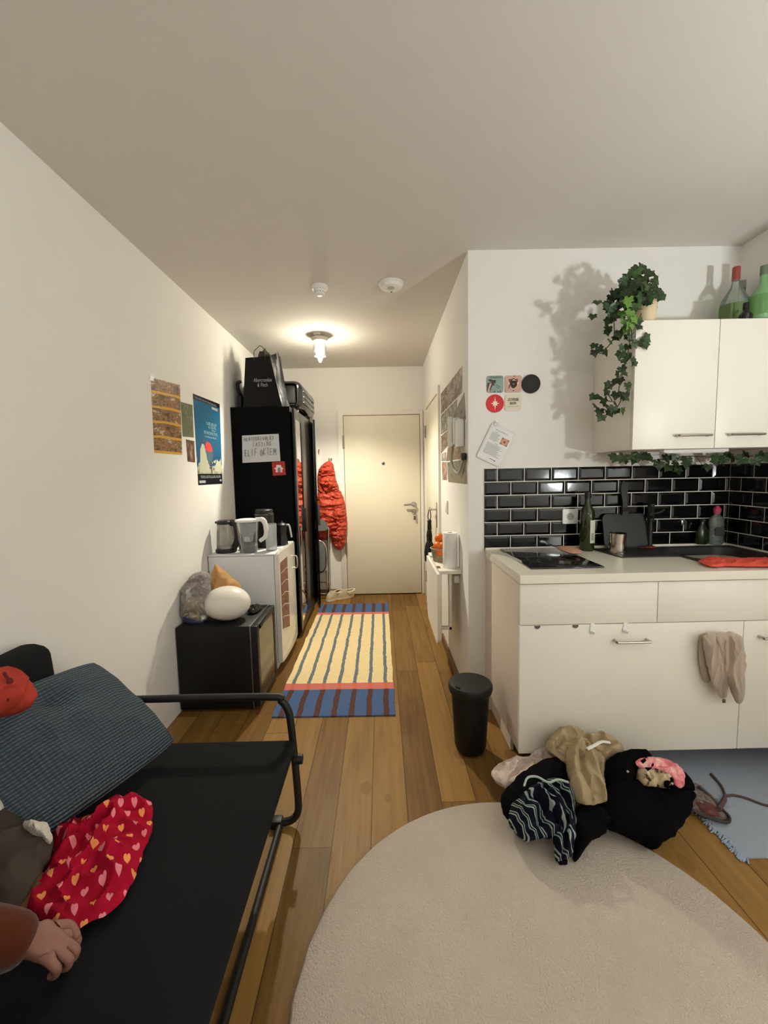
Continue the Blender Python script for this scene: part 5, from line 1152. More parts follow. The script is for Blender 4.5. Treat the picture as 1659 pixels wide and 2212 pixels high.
# bin
wb = thing('waste_bin', (.425, 2.03, 0), 'small black round waste bin with lid beside the kitchen cabinet', 'bin')
c0 = (.425, 2.03, 0); bin_m = plain('matt_black_bin', (17, 17, 18), .55, spec=.3, bump=(300, .15, .001), var=.1)
s = B(); lathe(s, [(0, .001), (.05, .001), (.068, .012), (.078, .04), (.094, .325), (0, .325)], c0, 44); obj('body', s, bin_m, wb)
s = B(); lathe(s, [(.094, .31), (.104, .318), (.109, .335), (.109, .352), (.104, .361), (.085, .364), (0, .366)], c0, 44); obj('lid', s, plain('black_bin_lid', (24, 24, 24), .5, spec=.35), wb)
s = B(); tube(s, [(.345, 1.985, .365), (.36, 1.965, .366)], .004, 6); obj('lid_slot', s, gap_m, wb)
# ------------------------------------------------------------------ sofa
sf = thing('sofa', (-.75, .6, 0), 'low dark grey daybed sofa with black steel tube frame along the left wall', 'sofa')
seat_f = MB('charcoal_canvas', .9, 0, .15); x, y, z = seat_f.coords(); nz = seat_f.noise(seat_f.vec(x, y, z), 320, 3, .7); n0 = seat_f.noise(seat_f.vec(x, y, z), 3, 2)
seat_f.color(seat_f.mix(n0*.5+nz*.5, lin((16, 17, 19)), lin((29, 30, 32)))); seat_f.bump(nz, .5, .002); seat_m2 = seat_f.m
s = B(); box(s, -1.12, -.352, -.45, 1.572, .348, .384, .014, 3)
for q in s.verts:
    d = max(0, 1-abs(q.co.x+.73)/.4)
obj('seat_pad', s, seat_m2, sf)
s = B(); box(s, -1.10, -.40, -.44, 1.545, .318, .348, .006); obj('seat_sling', s, plain('black_webbing', (18, 18, 18), .9), sf)
s = B(); box(s, -1.225, -1.12, -.40, 1.44, .50, .885, .045, 4)
for q in s.verts:
    if q.co.z > .67 and q.co.y > 1.2: q.co.z -= .02*((q.co.y-1.2)/.24)**2; q.co.y -= .03*max(0, (q.co.z-.67)/.17)
obj('backrest', s, seat_m2, sf)
TR = .0145
s = B()
for yy in (1.592, -.46):
    loop = [(-1.13, yy, .30), (-1.13, yy, .50), (-1.12, yy, .535), (-1.085, yy, .547), (-.47, yy, .547), (-.41, yy, .530), (-.382, yy, .485), (-.374, yy, .42), (-.366, yy, .30), (-.358, yy, .12), (-.362, yy, .06), (-.385, yy, .028), (-.43, yy, .0165), (-.50, yy, .0160), (-1.06, yy, .0160), (-1.10, yy, .03), (-1.125, yy, .07), (-1.13, yy, .14)]
    s_ = B(); tube(s_, loop, TR, 14, True, 4); obj('end_loop', s_, blackmet_m, sf)
s = B(); tube(s, [(-.432, 1.60, .0145), (-.432, -.47, .0145)], .0135, 12); obj('floor_rail', s, blackmet_m, sf)
s = B(); tube(s, [(-.385, 1.575, .333), (-.385, -.44, .333)], .0135, 12); obj('seat_rail', s, blackmet_m, sf)
s = B(); tube(s, [(-1.09, 1.575, .333), (-1.09, -.44, .333)], .0135, 12); obj('seat_rail', s, blackmet_m, sf)
s = B(); cyl(s, (-.366, 1.592, .285), (-.334, 1.592, .285), .02, .018, 18); obj('knob', s, blackpl_m, sf)
s = B(); box(s, -.47, -.425, 1.572, 1.612, .0005, .034, .004); obj('foot', s, blackpl_m, sf)

# blue ribbed cushion
cm = MB('slate_blue_rib_knit', .95, 0, .1); x, y, z = cm.coords('UV'); nz = cm.noise(cm.vec(x, y, z), 60, 3)
rib = ((y+(cm.noise(cm.vec(x, y, 0.0), 6, 2)-.5)*.01)*2*pi/.0115).sin()*.5+.5; cross = ((x*2*pi/.0125).sin()*.5+.5)
cm.color(cm.mix(rib*(cross*.5+.5)*.85+nz*.1, lin((66, 78, 88)), lin((116, 132, 142)))); cm.bump(rib*.8+cross*.5*rib, 1.0, .006)
T_ = uy(205, 1424, 1.50); R_ = Vector((-.778, 1.515, .425)); Bq = uz(70, 1830, .43); Lq = Vector((-1.165, 1.02, .80))
bm = B(); uvl = bm.loops.layers.uv.verify(); Nn = 44
nn_ = (R_-T_).cross(Lq-T_).normalized()
if nn_.dot(Vector((1, -1, 1))) < 0: nn_ = -nn_
G = {}
for sd_ in (1, -1):
    for j in range(Nn+1):
        for i in range(Nn+1):
            a, b = i/Nn, j/Nn
            if sd_ == -1 and (i in (0, Nn) or j in (0, Nn)): G[sd_, i, j] = G[1, i, j]; continue
            dx_, dy_ = 2*a-1, 2*b-1; pin = pin2 = 1-.035*(dx_*dy_)**8; pin += .03*sin(pi*b)-.02; pin2 += .03*sin(pi*a)-.02
            a2, b2 = .5+(a-.5)*pin, .5+(b-.5)*pin2
            p = (T_*(1-a2)+R_*a2)*(1-b2)+(Lq*(1-a2)+Bq*a2)*b2
            h = (sin(pi*a)*sin(pi*b))**.55*(.085 if sd_ == 1 else .06)
            crs = .014*(1-abs(noise.noise(Vector((a*3.2+b*1.5, b*4.5-a*1.2, 4.2))))*2.2)*(sin(pi*a)*sin(pi*b))**.4
            dent = -.05*math.exp(-((a-.22)**2+(b-.52)**2)/.012)
            p = p+nn_*((h+crs+dent) if sd_ == 1 else -h)
            G[sd_, i, j] = (bm.verts.new(p), (a*.5, b*.5))
for sd_ in (1, -1):
    for j in range(Nn):
        for i in range(Nn):
            k = [(sd_, i, j), (sd_, i+1, j), (sd_, i+1, j+1), (sd_, i, j+1)]
            if sd_ == -1: k = k[::-1]
            f = bm.faces.new([G[q][0] for q in k])
            for l, q in zip(f.loops, k): l[uvl].uv = (G[q][1][1], G[q][1][0]) 
clampz(bm, .385); tag(obj('cushion', bm, cm.m), 'slate blue ribbed square cushion leaning on the sofa back', 'cushion')

# coral red garment over the cushion
P = [ux(a, b, -1.0) for a, b in ((-60, 1446), (0, 1440), (24, 1444), (48, 1464), (62, 1500), (58, 1526), (38, 1544), (5, 1548), (-60, 1552))]
rg = thing('red_garment', (-1.02, 1.12, .78), 'coral red garment draped over the sofa back behind the cushion at the left edge', 'garment')
rg_m = plain('coral_red_cotton', (178, 66, 54), .9, spec=.1, bump=(120, .3, .003), var=.14)
obj('cloth', puff(P, (1, -.35, .2), .075, .08, .022, (15, 15), 4, 100, 18, 2), rg_m, rg)
s = B(); tube(s, [ux(8, 1453, -.925), ux(20, 1470, -.925), ux(30, 1492, -.93), ux(20, 1512, -.935), ux(52, 1530, -.96)], [.004, .008, .007, .006, .004], 8, n=5, flat=.6); obj('fold_shade', s, plain('dark_red_fold_shade', (104, 26, 28), .95), rg)  # dark red strand paints the shade inside the fold

# heart-print cloth
hm = MB('heart_print_cotton', .9, 0, .1); x, y, z = hm.coords('UV'); nz = hm.noise(hm.vec(x, y, z), 9, 2)
uu = (x*.86+y*.5+(nz-.5)*.03)/.036; vv = (y*.86-x*.5+(nz-.5)*.03)/.040; row = vv.floor(); uu = uu+(row*.5); cu_ = uu.floor()
hx = (uu.frac()-.5).abs(); hy = vv.frac()-.48; hh = hy-(hx.sqrt()*.42); d2 = hx*hx*1.3+hh*hh*1.1+.0
hs = (d2+((hx*0)+0)).lt(.058); rnd_c = hm.white(hm.vec(cu_, row, 1.0))
hc = hm.mix(rnd_c.gt(.5), lin((240, 140, 150)), lin((244, 160, 96)))
base = hm.mix(nz, lin((150, 14, 34)), lin((186, 22, 58)))
hm.color(hm.mix(hs, base, hc)); hm.bump(hm.noise(hm.vec(x, y, z), 22, 3), .4, .01)
hp = [(245, 1722), (258, 1716), (275, 1728), (290, 1722), (318, 1722), (330, 1742), (330, 1790), (318, 1822), (300, 1870), (285, 1912), (262, 1952), (230, 1978), (195, 1992), (160, 2012), (130, 2008), (100, 1992), (60, 1970), (52, 1950), (85, 1905), (105, 1860), (118, 1830), (112, 1798), (140, 1770), (195, 1765), (215, 1745)]
tag(obj('heart_garment', clampz(puff([uz(a, b, .405) for a, b in hp], (.1, -.15, 1), .042, .018, .028, (13, 13), 6, 160, 30, 1), .3855), hm.m), 'crumpled crimson garment with small pink and orange hearts on the sofa seat', 'garment')

# grey sherpa-lined garment
gs = thing('fleece_jacket', (-1.0, 1.05, .40), 'grey-brown suede garment with white fleece trim at the left edge of the sofa', 'garment')
sued = plain('grey_brown_suede', (76, 68, 62), .95, spec=.08, bump=(40, .4, .006), var=.2)
P0 = (-.98, 1.03, .50); nP = (.25, -.45, .86)
def gp(l, dz=0): return [at(a, b, (P0[0], P0[1], P0[2]+dz), nP) for a, b in l]
obj('suede_shell', clampz(puff(gp([(-70, 1710), (10, 1724), (30, 1742), (46, 1772), (80, 1792), (114, 1810), (112, 1840), (92, 1878), (72, 1925), (50, 1965), (20, 2000), (-70, 2010)]), nP, .05, .08, .018, (9, 9), 7, 130, 22, 1), .3855), sued, gs)
fle = plain('white_fleece', (226, 220, 206), 1.0, spec=.05, bump=(160, 1.0, .008), var=.06)
obj('fleece_cuff', clampz(puff(gp([(42, 1782), (56, 1772), (86, 1776), (104, 1784), (114, 1806), (112, 1822), (96, 1818), (72, 1802)], .03), nP, .03, .03, .008, (40, 40), 3, 70, 12, 2), .3855), fle, gs)
obj('fleece_collar', clampz(puff(gp([(-50, 1690), (0, 1708), (14, 1722), (8, 1742), (0, 1766), (-50, 1770)], .03), nP, .03, .03, .008, (40, 40), 5, 70, 12, 2), .3855), fle, gs)
obj('dark_lining', clampz(puff(gp([(22, 1995), (48, 1950), (70, 1915), (92, 1880), (100, 1900), (80, 1930), (62, 1962), (46, 1998)], .0), nP, .012, .03, .004, (20, 20), 8, 60, 10, 1), .3855), plain('brown_lining', (92, 58, 34), .95, var=.2), gs)

# ------------------------------------------------------------------ person at the left, folding clothes (only forearm and hand reach into view)
wr = Vector(uz(62, 2030, .455)); el = Vector((-1.0, .70, .60)); sh = Vector((-.97, .61, .93))
pel = Vector((-.93, .36, .535))
V = [pel, (-.95, .37, .62), (-.96, .38, .80), (-.95, .39, .95), (-.92, .41, 1.03), (-.90, .43, 1.09), (-.885, .445, 1.18), (-.88, .45, 1.27),   # spine, neck, head 0-7
     (-.95, .54, .955), sh, (-.99, .66, .76), el, (el+wr)/2, wr,                                                                     # near arm 8-13
     (-.95, .22, .955), (-.96, .15, .90), (-.93, .07, .74), (-.86, .04, .60), (-.74, .10, .52), (-.64, .18, .48),                      # far arm 14-19
     (-.90, .46, .51), (-.66, .50, .50), (-.41, .52, .47), (-.36, .53, .27), (-.33, .53, .085), (-.24, .545, .045),                    # near leg 20-25
     (-.90, .24, .51), (-.66, .20, .50), (-.41, .18, .47), (-.36, .17, .27), (-.33, .17, .085), (-.24, .16, .045)]                   # far leg 26-31
E = [(0, 1), (1, 2), (2, 3), (3, 4), (4, 5), (5, 6), (6, 7), (3, 8), (8, 9), (9, 10), (10, 11), (11, 12), (12, 13), (3, 14), (14, 15), (15, 16), (16, 17), (17, 18), (18, 19), (0, 20), (20, 21), (21, 22), (22, 23), (23, 24), (24, 25), (0, 26), (26, 27), (27, 28), (28, 29), (29, 30), (30, 31)]
Rr = [.14, .125, .14, .12, .06, .055, .095, .08, .075, .062, .05, .044, .040, .028, .075, .062, .05, .043, .034, .026, .095, .082, .062, .056, .042, .03, .095, .082, .062, .056, .042, .03]
hd_ = (uz(160, 2052, .43)-wr).normalized(); side = hd_.cross(Vector((0, 0, 1))).normalized(); upv = side.cross(hd_)
palm = len(V); V.append(wr+hd_*.038); E.append((13, palm)); Rr.append((.036, .018))
kn = wr+hd_*.07
for i, (off, ln) in enumerate(((-.027, .9), (-.009, 1.0), (.009, .95), (.027, .75))):
    b0_ = len(V); k0 = kn+side*off+hd_*(.004 if i in (1, 2) else -.004)
    V += [k0, k0+hd_*.024*ln-upv*.012, k0+hd_*.022*ln-upv*.032-side*off*.1, k0+hd_*.0*ln-upv*.038-side*off*.15]
    E += [(palm, b0_), (b0_, b0_+1), (b0_+1, b0_+2), (b0_+2, b0_+3)]; Rr += [.0105, .0095, .0088, .0075]
b0_ = len(V); V += [wr+hd_*.028-side*.028+upv*.006, wr+hd_*.060-side*.038+upv*.004, wr+hd_*.090-side*.022-upv*.004]
E += [(palm, b0_), (b0_, b0_+1), (b0_+1, b0_+2)]; Rr += [.013, .0105, .0085]
b0_ = len(V); w2 = Vector(V[19]); h2 = Vector((.9, .3, -.2)).normalized(); s2_ = h2.cross(Vector((0, 0, 1))).normalized()
V.append(w2+h2*.05); E.append((19, b0_)); Rr.append((.032, .016))
for i, off in enumerate((-.026, -.009, .009, .026)):
    k = len(V); p_ = w2+h2*.085+s2_*off; V += [p_, p_+h2*.035+Vector((0, 0, -.01)), p_+h2*.055+Vector((0, 0, -.03))]; E += [(b0_, k), (k, k+1), (k+1, k+2)]; Rr += [.0105, .009, .0075]
k = len(V); V += [w2+h2*.03+s2_*.035, w2+h2*.065+s2_*.05]; E += [(b0_, k), (k, k+1)]; Rr += [.012, .009]
skin_m = MB('skin', .55, 0, .35); x, y, z = skin_m.coords(); skin_m.color(skin_m.mix(skin_m.noise(skin_m.vec(x, y, z), 30, 3), lin((132, 90, 78)), lin((158, 114, 100)))); skin_m.b.inputs['Subsurface Weight'].default_value = .08; skin_m.b.inputs['Subsurface Radius'].default_value = (.02, .008, .004)
ps = tag(obj('person', skin_mesh(V, E, Rr), skin_m.m, None, 0), 'person at the left edge in a rust sleeve, hand gripping the heart-print garment', 'person')
for p in ps.data.polygons: p.use_smooth = True
rust = plain('rust_knit', (86, 42, 24), .95, spec=.08, bump=(90, .5, .004), var=.16, sheen=.2)
we = wr+hd_*.02
cv = [V[0], V[1], V[2], V[3], V[8], V[9], V[10], V[11], V[12], we, V[14], V[15], V[16], V[17], V[18]]
ce_ = [(0, 1), (1, 2), (2, 3), (3, 4), (4, 5), (5, 6), (6, 7), (7, 8), (8, 9), (3, 10), (10, 11), (11, 12), (12, 13), (13, 14)]
cr = [.155, .14, .155, .133, .09, .082, .078, .076, .068, .048, .09, .078, .066, .056, .044]
obj('sweater', skin_mesh(cv, ce_, cr), rust, ps, 0)
lv = [V[0], V[20], V[21], V[22], V[23], V[24], V[26], V[27], V[28], V[29], V[30]]
obj('trousers', skin_mesh(lv, [(0, 1), (1, 2), (2, 3), (3, 4), (4, 5), (0, 6), (6, 7), (7, 8), (8, 9), (9, 10)], [.15, .108, .096, .076, .068, .055, .108, .096, .076, .068, .055]), plain('dark_denim', (40, 46, 60), .9, spec=.1), ps, 0)
s = B(); ball(s, (-.895, .445, 1.24), (.105, .105, .12), 28, 18)
for q in s.verts:
    if q.co.x > -.85 and q.co.z < 1.27: q.co.x = -.85-(q.co.x+.85)*.2
    q.co += Vector((0, 0, .004*noise.noise(q.co*40)))
obj('hair', s, plain('dark_brown_hair', (40, 28, 22), .6, var=.2), ps)
eye_m = plain('eye', (46, 32, 26), .2)
for yy in (.418, .478): s = B(); ball(s, (-.794, yy, 1.205), (.006, .011, .007), 12, 8); obj('eye', s, eye_m, ps)
s = B(); lathe(s, [(0, -.022), (.014, -.02), (.011, 0), (.005, .02), (0, .022)], (-.785, .448, 1.175), 10, .9, .8); obj('nose', s, skin_m.m, ps)
s = B(); tube(s, [(-.795, .425, 1.135), (-.782, .448, 1.133), (-.795, .471, 1.135)], .0055, 8, n=4); obj('mouth', s, plain('lips', (160, 84, 78), .5), ps)
for yy in (.352, .545): s = B(); ball(s, (-.885, yy, 1.19), (.018, .008, .028), 12, 8); obj('ear', s, skin_m.m, ps)

# ------------------------------------------------------------------ heap of clothes by the kitchen
PN = (0, -.58, .81)
def pile(px, lift=0.0, y0=1.385, n=PN): return [at(a, b, (.8, y0, .03+lift), n) for a, b in px]
blk_cloth = plain('black_wool', (16, 15, 15), 1.0, spec=.06, bump=(70, .6, .005), var=.25)
blk_cloth2 = plain('black_fleece', (12, 12, 13), 1.0, spec=.05, bump=(120, .6, .004), var=.25)
P = [(1060, 1680), (1064, 1660), (1085, 1645), (1112, 1632), (1140, 1636), (1165, 1622), (1200, 1622), (1215, 1640), (1180, 1670), (1140, 1690), (1100, 1705), (1085, 1695)]
pm = MB('dotted_white_cotton', .9, 0, .1); x, y, z = pm.coords('UV'); v = pm.voronoi(pm.vec(x, y, z), 70); pm.color(pm.mix(v.lt(.12), pm.mix(pm.noise(pm.vec(x, y, z), 30, 3), lin((196, 178, 168)), lin((222, 208, 196))), lin((160, 128, 120))))
tag(obj('white_blouse', clampz(puff([at(a, b, (.55, 1.66, .10), (-.1, -.3, .95)) for a, b in P], (-.1, -.3, .95), .035, .07, .03, (17, 17), 12, 130, 24, 1)), pm.m), 'crumpled off-white blouse at the left end of the clothes heap', 'garment')
tag(obj('black_sweater', clampz(puff(pile([(1080, 1735), (1085, 1712), (1110, 1682), (1150, 1652), (1195, 1632), (1218, 1640), (1228, 1680), (1232, 1730), (1200, 1770), (1150, 1790), (1105, 1780), (1090, 1760)], .0), PN, .05, .10, .016, (8, 8), 14, 120, 20, 1)), blk_cloth), 'black wool sweater behind the striped shirt, left in the heap', 'garment')
bgm_ = MB('beige_jersey', .95, 0, .08); x, y, z = bgm_.coords('UV'); nz = bgm_.noise(bgm_.vec(x, y, z), 14, 4); bgm_.color(bgm_.mix(nz, lin((150, 132, 102)), lin((188, 168, 136)))); bgm_.bump(bgm_.noise(bgm_.vec(x, y, z), 220, 3)+nz, .5, .005)
be = thing('beige_sweater', (1.0, 1.62, .12), 'soft beige sweater draped over the top of the clothes heap', 'garment')
def pc(l, lift=0.0): return pile([(1040+a/1.904, 1560+b/1.904) for a, b in l], lift)
obj('collar_fold', clampz(puff(pc([(262, 112), (272, 72), (308, 30), (345, 14), (392, 34), (425, 48), (480, 42), (540, 66), (588, 108), (592, 142), (545, 158), (512, 176), (470, 200), (420, 190), (380, 180), (345, 170), (300, 136)], .02), PN, .04, .09, .018, (15, 15), 22, 170, 30, 1, rid=[
    (pc([(282, 100), (315, 52), (370, 40), (410, 62)], .02), .026, .018), (pc([(435, 66), (500, 58), (560, 84)], .02), .026, .018), (pc([(505, 150), (530, 118), (575, 122)], .02), .024, .014),
    (pc([(300, 110), (335, 80), (370, 90)], .02), -.022, .009), (pc([(420, 70), (440, 110), (470, 140)], .02), -.03, .012), (pc([(480, 90), (510, 100), (540, 96)], .02), -.02, .009)])), bgm_.m, be)
obj('hanging_front', clampz(puff(pc([(345, 120), (352, 88), (392, 56), (430, 60), (448, 92), (470, 120), (500, 118), (512, 170), (506, 230), (514, 296), (516, 332), (460, 340), (402, 338), (378, 300), (362, 230), (350, 170)], .05), PN, .035, .06, .014, (18, 8), 25, 170, 30, 1, rid=[
    (pc([(405, 66), (376, 120), (372, 190), (388, 260), (415, 330)], .05), .03, .014), (pc([(440, 140), (462, 200), (490, 270), (512, 325)], .05), .026, .014), (pc([(425, 90), (402, 150), (412, 220), (450, 300)], .05), -.024, .010), (pc([(480, 130), (486, 200), (500, 240)], .05), -.02, .009), (pc([(400, 230), (430, 280), (480, 300)], .05), .012, .012)])), bgm_.m, be)
s = B(); tube(s, pile([(1268, 1618), (1284, 1610), (1300, 1602), (1318, 1604)], .155), .008, 8, n=5, flat=.35); obj('care_label', s, plain('label_white', (230, 228, 220), .8), be)
nm = MB('navy_striped_cotton', .92, 0, .1); x, y, z = nm.coords('UV'); w1 = nm.noise(nm.vec(x, y, 0.0), 7, 2); w2_ = nm.noise(nm.vec(x, y, 4.0), 3.5, 2)
ph = (x*.9+y*.22+(w1-.5)*.10+(w2_-.5)*.20)/.030; fr_ = ph.frac(); st2 = (fr_.between(.12, .26)+fr_.between(.40, .52)).min(1.0)
nm.color(nm.mix(st2, lin((20, 22, 38)), lin((150, 166, 160)))); nm.bump(w1, .5, .02)
ss = thing('striped_shirt', (.62, 1.48, .03), 'navy shirt with pale green-grey stripes crumpled at the front of the heap', 'garment')
obj('bunched_body', clampz(puff(pc([(108, 395), (118, 345), (150, 310), (180, 270), (230, 238), (290, 228), (345, 240), (380, 290), (388, 360), (388, 430), (360, 470), (320, 480), (270, 478), (220, 480), (190, 494), (150, 470), (122, 430)], .03), PN, .07, .09, .022, (15, 15), 31, 190, 36, 1, rid=[
    (pc([(130, 400), (190, 310), (260, 262), (330, 268)], .03), .02, .011), (pc([(160, 440), (200, 370), (250, 330)], .03), .018, .010), (pc([(270, 300), (290, 370), (330, 440), (340, 480)], .03), .024, .012), (pc([(340, 280), (360, 360), (375, 430)], .03), .02, .011),
    (pc([(215, 330), (240, 380), (230, 430)], .03), -.034, .014), (pc([(250, 350), (300, 420)], .03), -.024, .009), (pc([(310, 290), (335, 360), (350, 420)], .03), -.02, .008), (pc([(170, 350), (210, 300), (260, 285)], .03), -.018, .008), (pc([(190, 470), (240, 440), (290, 450)], .03), .018, .010)])), nm.m, ss)
obj('sleeve', clampz(puff(pc([(292, 400), (330, 380), (378, 372), (390, 440), (382, 520), (368, 560), (330, 572), (300, 574), (298, 500)], .05), PN, .03, .03, .01, (26, 8), 34, 130, 22, 1, rid=[
    (pc([(310, 410), (318, 490), (315, 560)], .05), .014, .008), (pc([(350, 390), (352, 470), (345, 560)], .05), .016, .009), (pc([(332, 400), (336, 480), (330, 560)], .05), -.014, .006)])), nm.m, ss)
s = B(); tube(s, pile([(1132, 1698), (1140, 1680), (1160, 1678), (1185, 1690), (1205, 1684), (1228, 1690)], .14), .004, 8, n=6); obj('drawstring', s, plain('pale_cord', (156, 176, 168), .8), ss)
s = B(); box(s, .600, .632, 1.372, 1.392, .0185, .04, .005); obj('dark_cuff', s, blk_cloth, ss)
tag(obj('black_trousers', clampz(puff(pile([(1232, 1745), (1300, 1725), (1345, 1740), (1350, 1775), (1312, 1790), (1300, 1808), (1282, 1812), (1262, 1835), (1246, 1862), (1236, 1862), (1244, 1810)], .0), PN, .035, .05, .012, (9, 9), 41, 110, 20, 1)), blk_cloth), 'black trousers trailing onto the round rug, between shirt and tote', 'garment')
tb = thing('tote_bag', (1.02, 1.55, .02), 'big black fabric tote bag slumped open at the right of the heap', 'bag')
obj('bag_body', clampz(puff(pile([(1296, 1740), (1302, 1700), (1308, 1664), (1345, 1668), (1380, 1690), (1420, 1702), (1462, 1708), (1496, 1712), (1502, 1722), (1488, 1765), (1456, 1804), (1416, 1834), (1388, 1816), (1340, 1796), (1312, 1784)], .02), PN, .065, .12, .016, (7, 7), 51, 170, 28, 0, 4)), blk_cloth2, tb)
obj('bag_flap', clampz(puff(pile([(1306, 1662), (1312, 1640), (1335, 1625), (1365, 1618), (1398, 1622), (1412, 1642), (1392, 1650), (1376, 1660), (1375, 1688), (1340, 1700), (1310, 1690)], .06), PN, .055, .06, .016, (12, 12), 54, 120, 20, 1)), blk_cloth2, tb)
obj('bag_back', clampz(puff(pile([(1440, 1655), (1478, 1664), (1500, 1690), (1502, 1712), (1480, 1716), (1450, 1705)], .02), PN, .02, .05, .008, (12, 12), 55, 80, 14, 1)), blk_cloth2, tb)
s = B(); tube(s, pile([(1440, 1700), (1441, 1690), (1450, 1683), (1459, 1690), (1459, 1702)], .125), .009, 10, n=5); obj('drawstring_loop', s, blk_cloth2, tb)
s = B(); tube(s, pile([(1385, 1648), (1400, 1640), (1408, 1652), (1395, 1662)], .13), .008, 10, n=5); obj('drawstring_loop', s, blk_cloth2, tb)
for p in ((1356, 1667), (1452, 1693)): s = B(); c_ = pile([p], .155)[0]; ball(s, c_, .005, 10, 8); obj('snap_button', s, steel_m, tb)
fm = MB('cream_lace', .95, 0, .1); x, y, z = fm.coords('UV'); v = fm.noise(fm.vec(x, y, z), 34, 3); fm.color(fm.ramp(v, [(.38, lin((60, 44, 40))), (.46, lin((190, 172, 140))), (.7, lin((212, 196, 166)))]))
tag(obj('cream_top', clampz(puff(pile([(1376, 1652), (1400, 1655), (1440, 1662), (1458, 1680), (1452, 1698), (1420, 1700), (1384, 1694)], .098), PN, .03, .04, .014, (26, 26), 61, 90, 16, 1)), fm.m), 'cream printed top stuffed inside the open black tote', 'garment')
pkm = MB('pink_satin', .5, 0, .35); x, y, z = pkm.coords('UV'); v = pkm.noise(pkm.vec(x, y, z), 26, 3); pkm.color(pkm.ramp(v, [(.32, lin((176, 86, 100))), (.5, lin((226, 132, 142))), (.68, lin((240, 196, 186)))]))
s = clampz(puff(pile([(1370, 1642), (1392, 1635), (1425, 1635), (1457, 1645), (1477, 1662), (1480, 1686), (1475, 1704), (1457, 1699), (1454, 1682), (1438, 1668), (1410, 1661), (1376, 1657)], .132), PN, .022, .03, .008, (24, 24), 63, 110, 14, 1, centre=pile([(1440, 1660)], .105)[0])); tag(obj('pink_scarf', s, pkm.m), 'pink satin scarf curling out of the black tote opening', 'scarf')
# small handbag with cord
mz = .012
hbg = thing('handbag', (1.27, 1.62, mz), 'small patterned grey handbag with dark red lining on the blue mat', 'bag')
hbn = (.2, -.5, .84)
def hq(l, z=.045): return [at(a, b, (1.27, 1.60, z), hbn) for a, b in l]
sm_ = MB('snake_print', .6); x, y, z = sm_.coords(); v = sm_.voronoi(sm_.vec(x, y, z), 90); sm_.color(sm_.ramp(v, [(.1, lin((62, 52, 50))), (.4, lin((120, 108, 102))), (.7, lin((86, 74, 70)))]))
obj('patterned_side', clampz(puff(hq([(1490, 1698), (1506, 1690), (1532, 1712), (1556, 1735), (1566, 1752), (1576, 1768), (1572, 1778), (1545, 1772), (1510, 1758), (1492, 1742)]), hbn, .02, .035, .006, (20, 20), 71, 100, 16, 1)), sm_.m, hbg)
obj('red_lining', clampz(puff(hq([(1502, 1735), (1510, 1728), (1535, 1735), (1552, 1750), (1558, 1764), (1540, 1764), (1515, 1752)], .062), hbn, .012, .01, .004, (20, 20), 72, 60, 10, 1)), plain('dark_red_lining', (84, 30, 28), .6, var=.3), hbg)
s = B(); tube(s, hq([(1494, 1748), (1515, 1760), (1545, 1771), (1572, 1776), (1575, 1764), (1560, 1748), (1535, 1722), (1508, 1698)], .068), .006, 8, n=5); obj('dark_edge', s, plain('dark_leather', (36, 30, 30), .5), hbg)
cord_m = plain('twisted_brown_cord', (84, 62, 60), .8, bump=(260, .8, .003), var=.2)
s = B(); tube(s, [uz(1552, 1748, .05), uz(1560, 1735, .03), uz(1566, 1722, mz), uz(1562, 1705, mz), uz(1552, 1690, mz), uz(1536, 1672, mz)], [.010, .010, .006, .005, .0055, .006], 8, n=6)
tube(s, [uz(1566, 1720, mz), uz(1585, 1718, mz), uz(1612, 1724, mz), uz(1640, 1735, mz), uz(1662, 1741, mz), uz(1700, 1746, mz)], .0048, 8, n=6); obj('cord_strap', s, cord_m, hbg)
# blue mat with frayed edge
mm = MB('grey_blue_mat', .95, 0, .1); x, y, z = mm.coords(); nz = mm.noise(mm.vec(x, y, z), 200, 3, .7); mm.color(mm.mix(nz, lin((140, 148, 162)), lin((168, 176, 190)))); mm.bump(nz, .5, .003)
mt = thing('floor_mat', (1.6, 1.7, 0), 'grey-blue cloth mat with frayed edge on the floor before the cabinets', 'mat')
edge = [uz(1478, 1738, .005), uz(1515, 1752, .005), uz(1530, 1772, .005), uz(1546, 1790, .005), uz(1562, 1802, .005), uz(1580, 1820, .005), uz(1600, 1845, .005), uz(1612, 1852, .005), uz(1622, 1845, .02), uz(1640, 1845, .018), uz(1662, 1852, .005)]
poly = [(p.x, p.y) for p in edge]+[(1.52, 1.40), (1.958, 1.40), (1.958, 2.02), (1.22, 2.02), (1.215, 1.80)]
s = B(); slab(s, poly, (0, 0, 0), (1, 0, 0), (0, 1, 0), (0, 0, 1), .0006, .007); obj('cloth', s, mm.m, mt)
s = B(); rnd = random.Random(8)
for k in range(90):
    t = rnd.random(); i = int(t*7); a, b = edge[i], edge[i+1]; p = a+(b-a)*rnd.random(); p.z = .004
    d = Vector((-.8+rnd.uniform(-.4, .4), -.5+rnd.uniform(-.5, .5), 0)).normalized()
    tube(s, [p, p+d*.012+Vector((0, 0, .006)), p+d*rnd.uniform(.018, .034)+Vector((rnd.uniform(-.006, .006), rnd.uniform(-.006, .006), -.001))], .0028, 5)
fo = obj('fringe', s, plain('fringe_blue', (150, 166, 186), .95), mt); fo['kind'] = 'stuff'

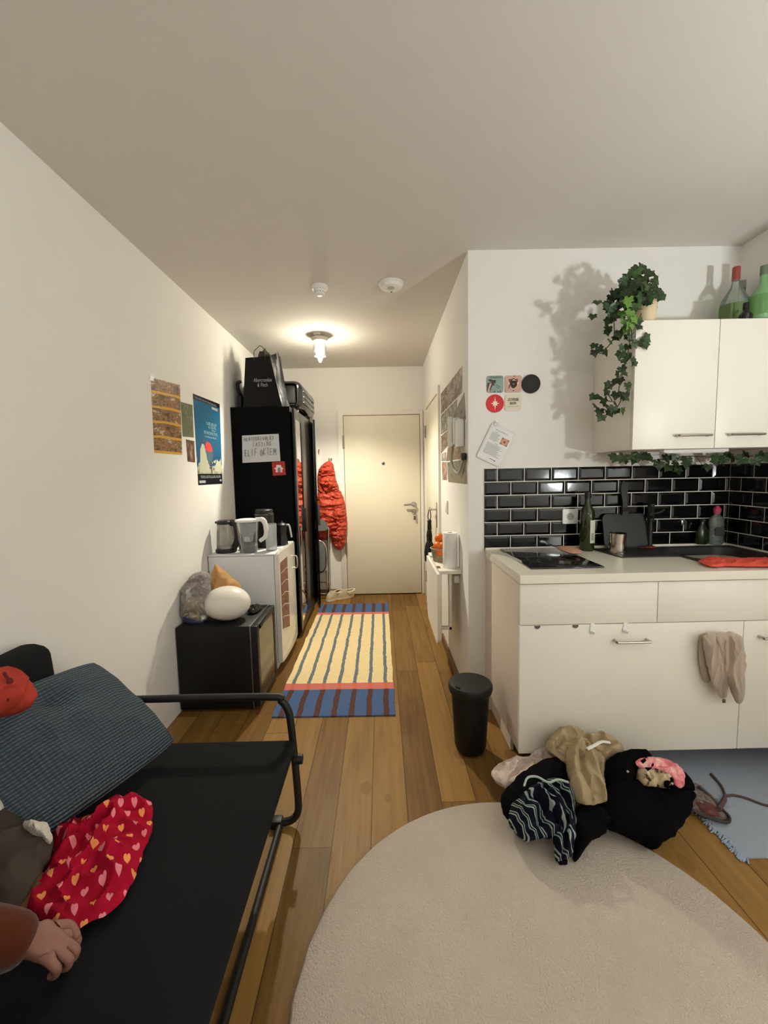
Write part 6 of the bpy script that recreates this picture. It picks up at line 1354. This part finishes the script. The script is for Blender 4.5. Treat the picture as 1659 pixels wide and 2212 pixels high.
# ------------------------------------------------------------------ lamp standing at the right, beyond the frame
LX, LY = 2.07, -.19
fl_ = thing('floor_lamp', (LX, LY, 0), 'slim floor lamp with a glowing opal globe standing in the room', 'lamp')
s = B(); lathe(s, [(0, 0), (.12, 0), (.125, .006), (.12, .016), (.02, .024), (.0, .024)], (LX, LY, 0), 40); obj('base', s, blackmet_m, fl_)
s = B(); tube(s, [(LX, LY, .02), (LX, LY, 1.15)], .009, 12); lathe(s, [(0, 1.135), (.03, 1.14), (.034, 1.165), (0, 1.17)], (LX, LY, 0), 24); obj('pole', s, blackmet_m, fl_)
s = B(); ball(s, (LX, LY, 1.23), .075, 32, 20); obj('globe', s, glow('lit_globe', (.95, 1.0, .975), GLOBE), fl_)
s = B(); lathe(s, [(.02, 1.15), (.06, 1.152), (.10, 1.175), (.122, 1.225), (.124, 1.225), (.103, 1.171), (.06, 1.147), (.02, 1.145)], (0, 0, -1.23), 48); s.transform(Matrix.Translation((LX, LY, 1.23)) @ Matrix.Rotation(radians(20), 4, Vector((.45, 1, 0)).normalized())); obj('light_block_dish', s, blackmet_m, fl_)  # added dish, tilted to cut the light falling low and to the left
pl_ = thing('fill_lamp', (.5, -1.4, 2.05), 'added round white fill lamp hanging unseen behind the viewer', 'lamp')  # unseen lamp added behind the camera as soft fill light
s = B(); ball(s, (.5, -1.4, 2.25), (.2, .2, .19), 32, 20); obj('fill_globe', s, glow('fill_glow', (1.0, .98, .92), FILL), pl_)
s = B(); cyl(s, (.5, -1.4, 2.43), (.5, -1.4, H), .004, .004, 8); obj('cord', s, blackpl_m, pl_)
sl = bpy.data.lights.new('pendant_light', 'SPOT'); sl.energy = SPOT; sl.color = (1.0, .93, .76); sl.shadow_soft_size = .03; sl.spot_size = radians(136); sl.spot_blend = .6
slo = bpy.data.objects.new('pendant_light', sl); COL.objects.link(slo); slo.location = (-.50, 3.75, 2.358)
w = bpy.data.worlds.new('world'); sc.world = w; w.use_nodes = True; w.node_tree.nodes['Background'].inputs[0].default_value = (.9, .95, 1.0, 1); w.node_tree.nodes['Background'].inputs[1].default_value = .02

sc.view_settings.view_transform = 'Standard'; sc.view_settings.look = 'None'; sc.view_settings.gamma = 1.0; sc.view_settings.use_curve_mapping = False
sc.view_settings.exposure = EXPO
sc.cycles.use_denoising = True; sc.cycles.max_bounces = 10; sc.cycles.diffuse_bounces = 6; sc.cycles.transparent_max_bounces = 12; sc.cycles.caustics_reflective = False; sc.cycles.caustics_refractive = False; sc.cycles.sample_clamp_indirect = 6.0
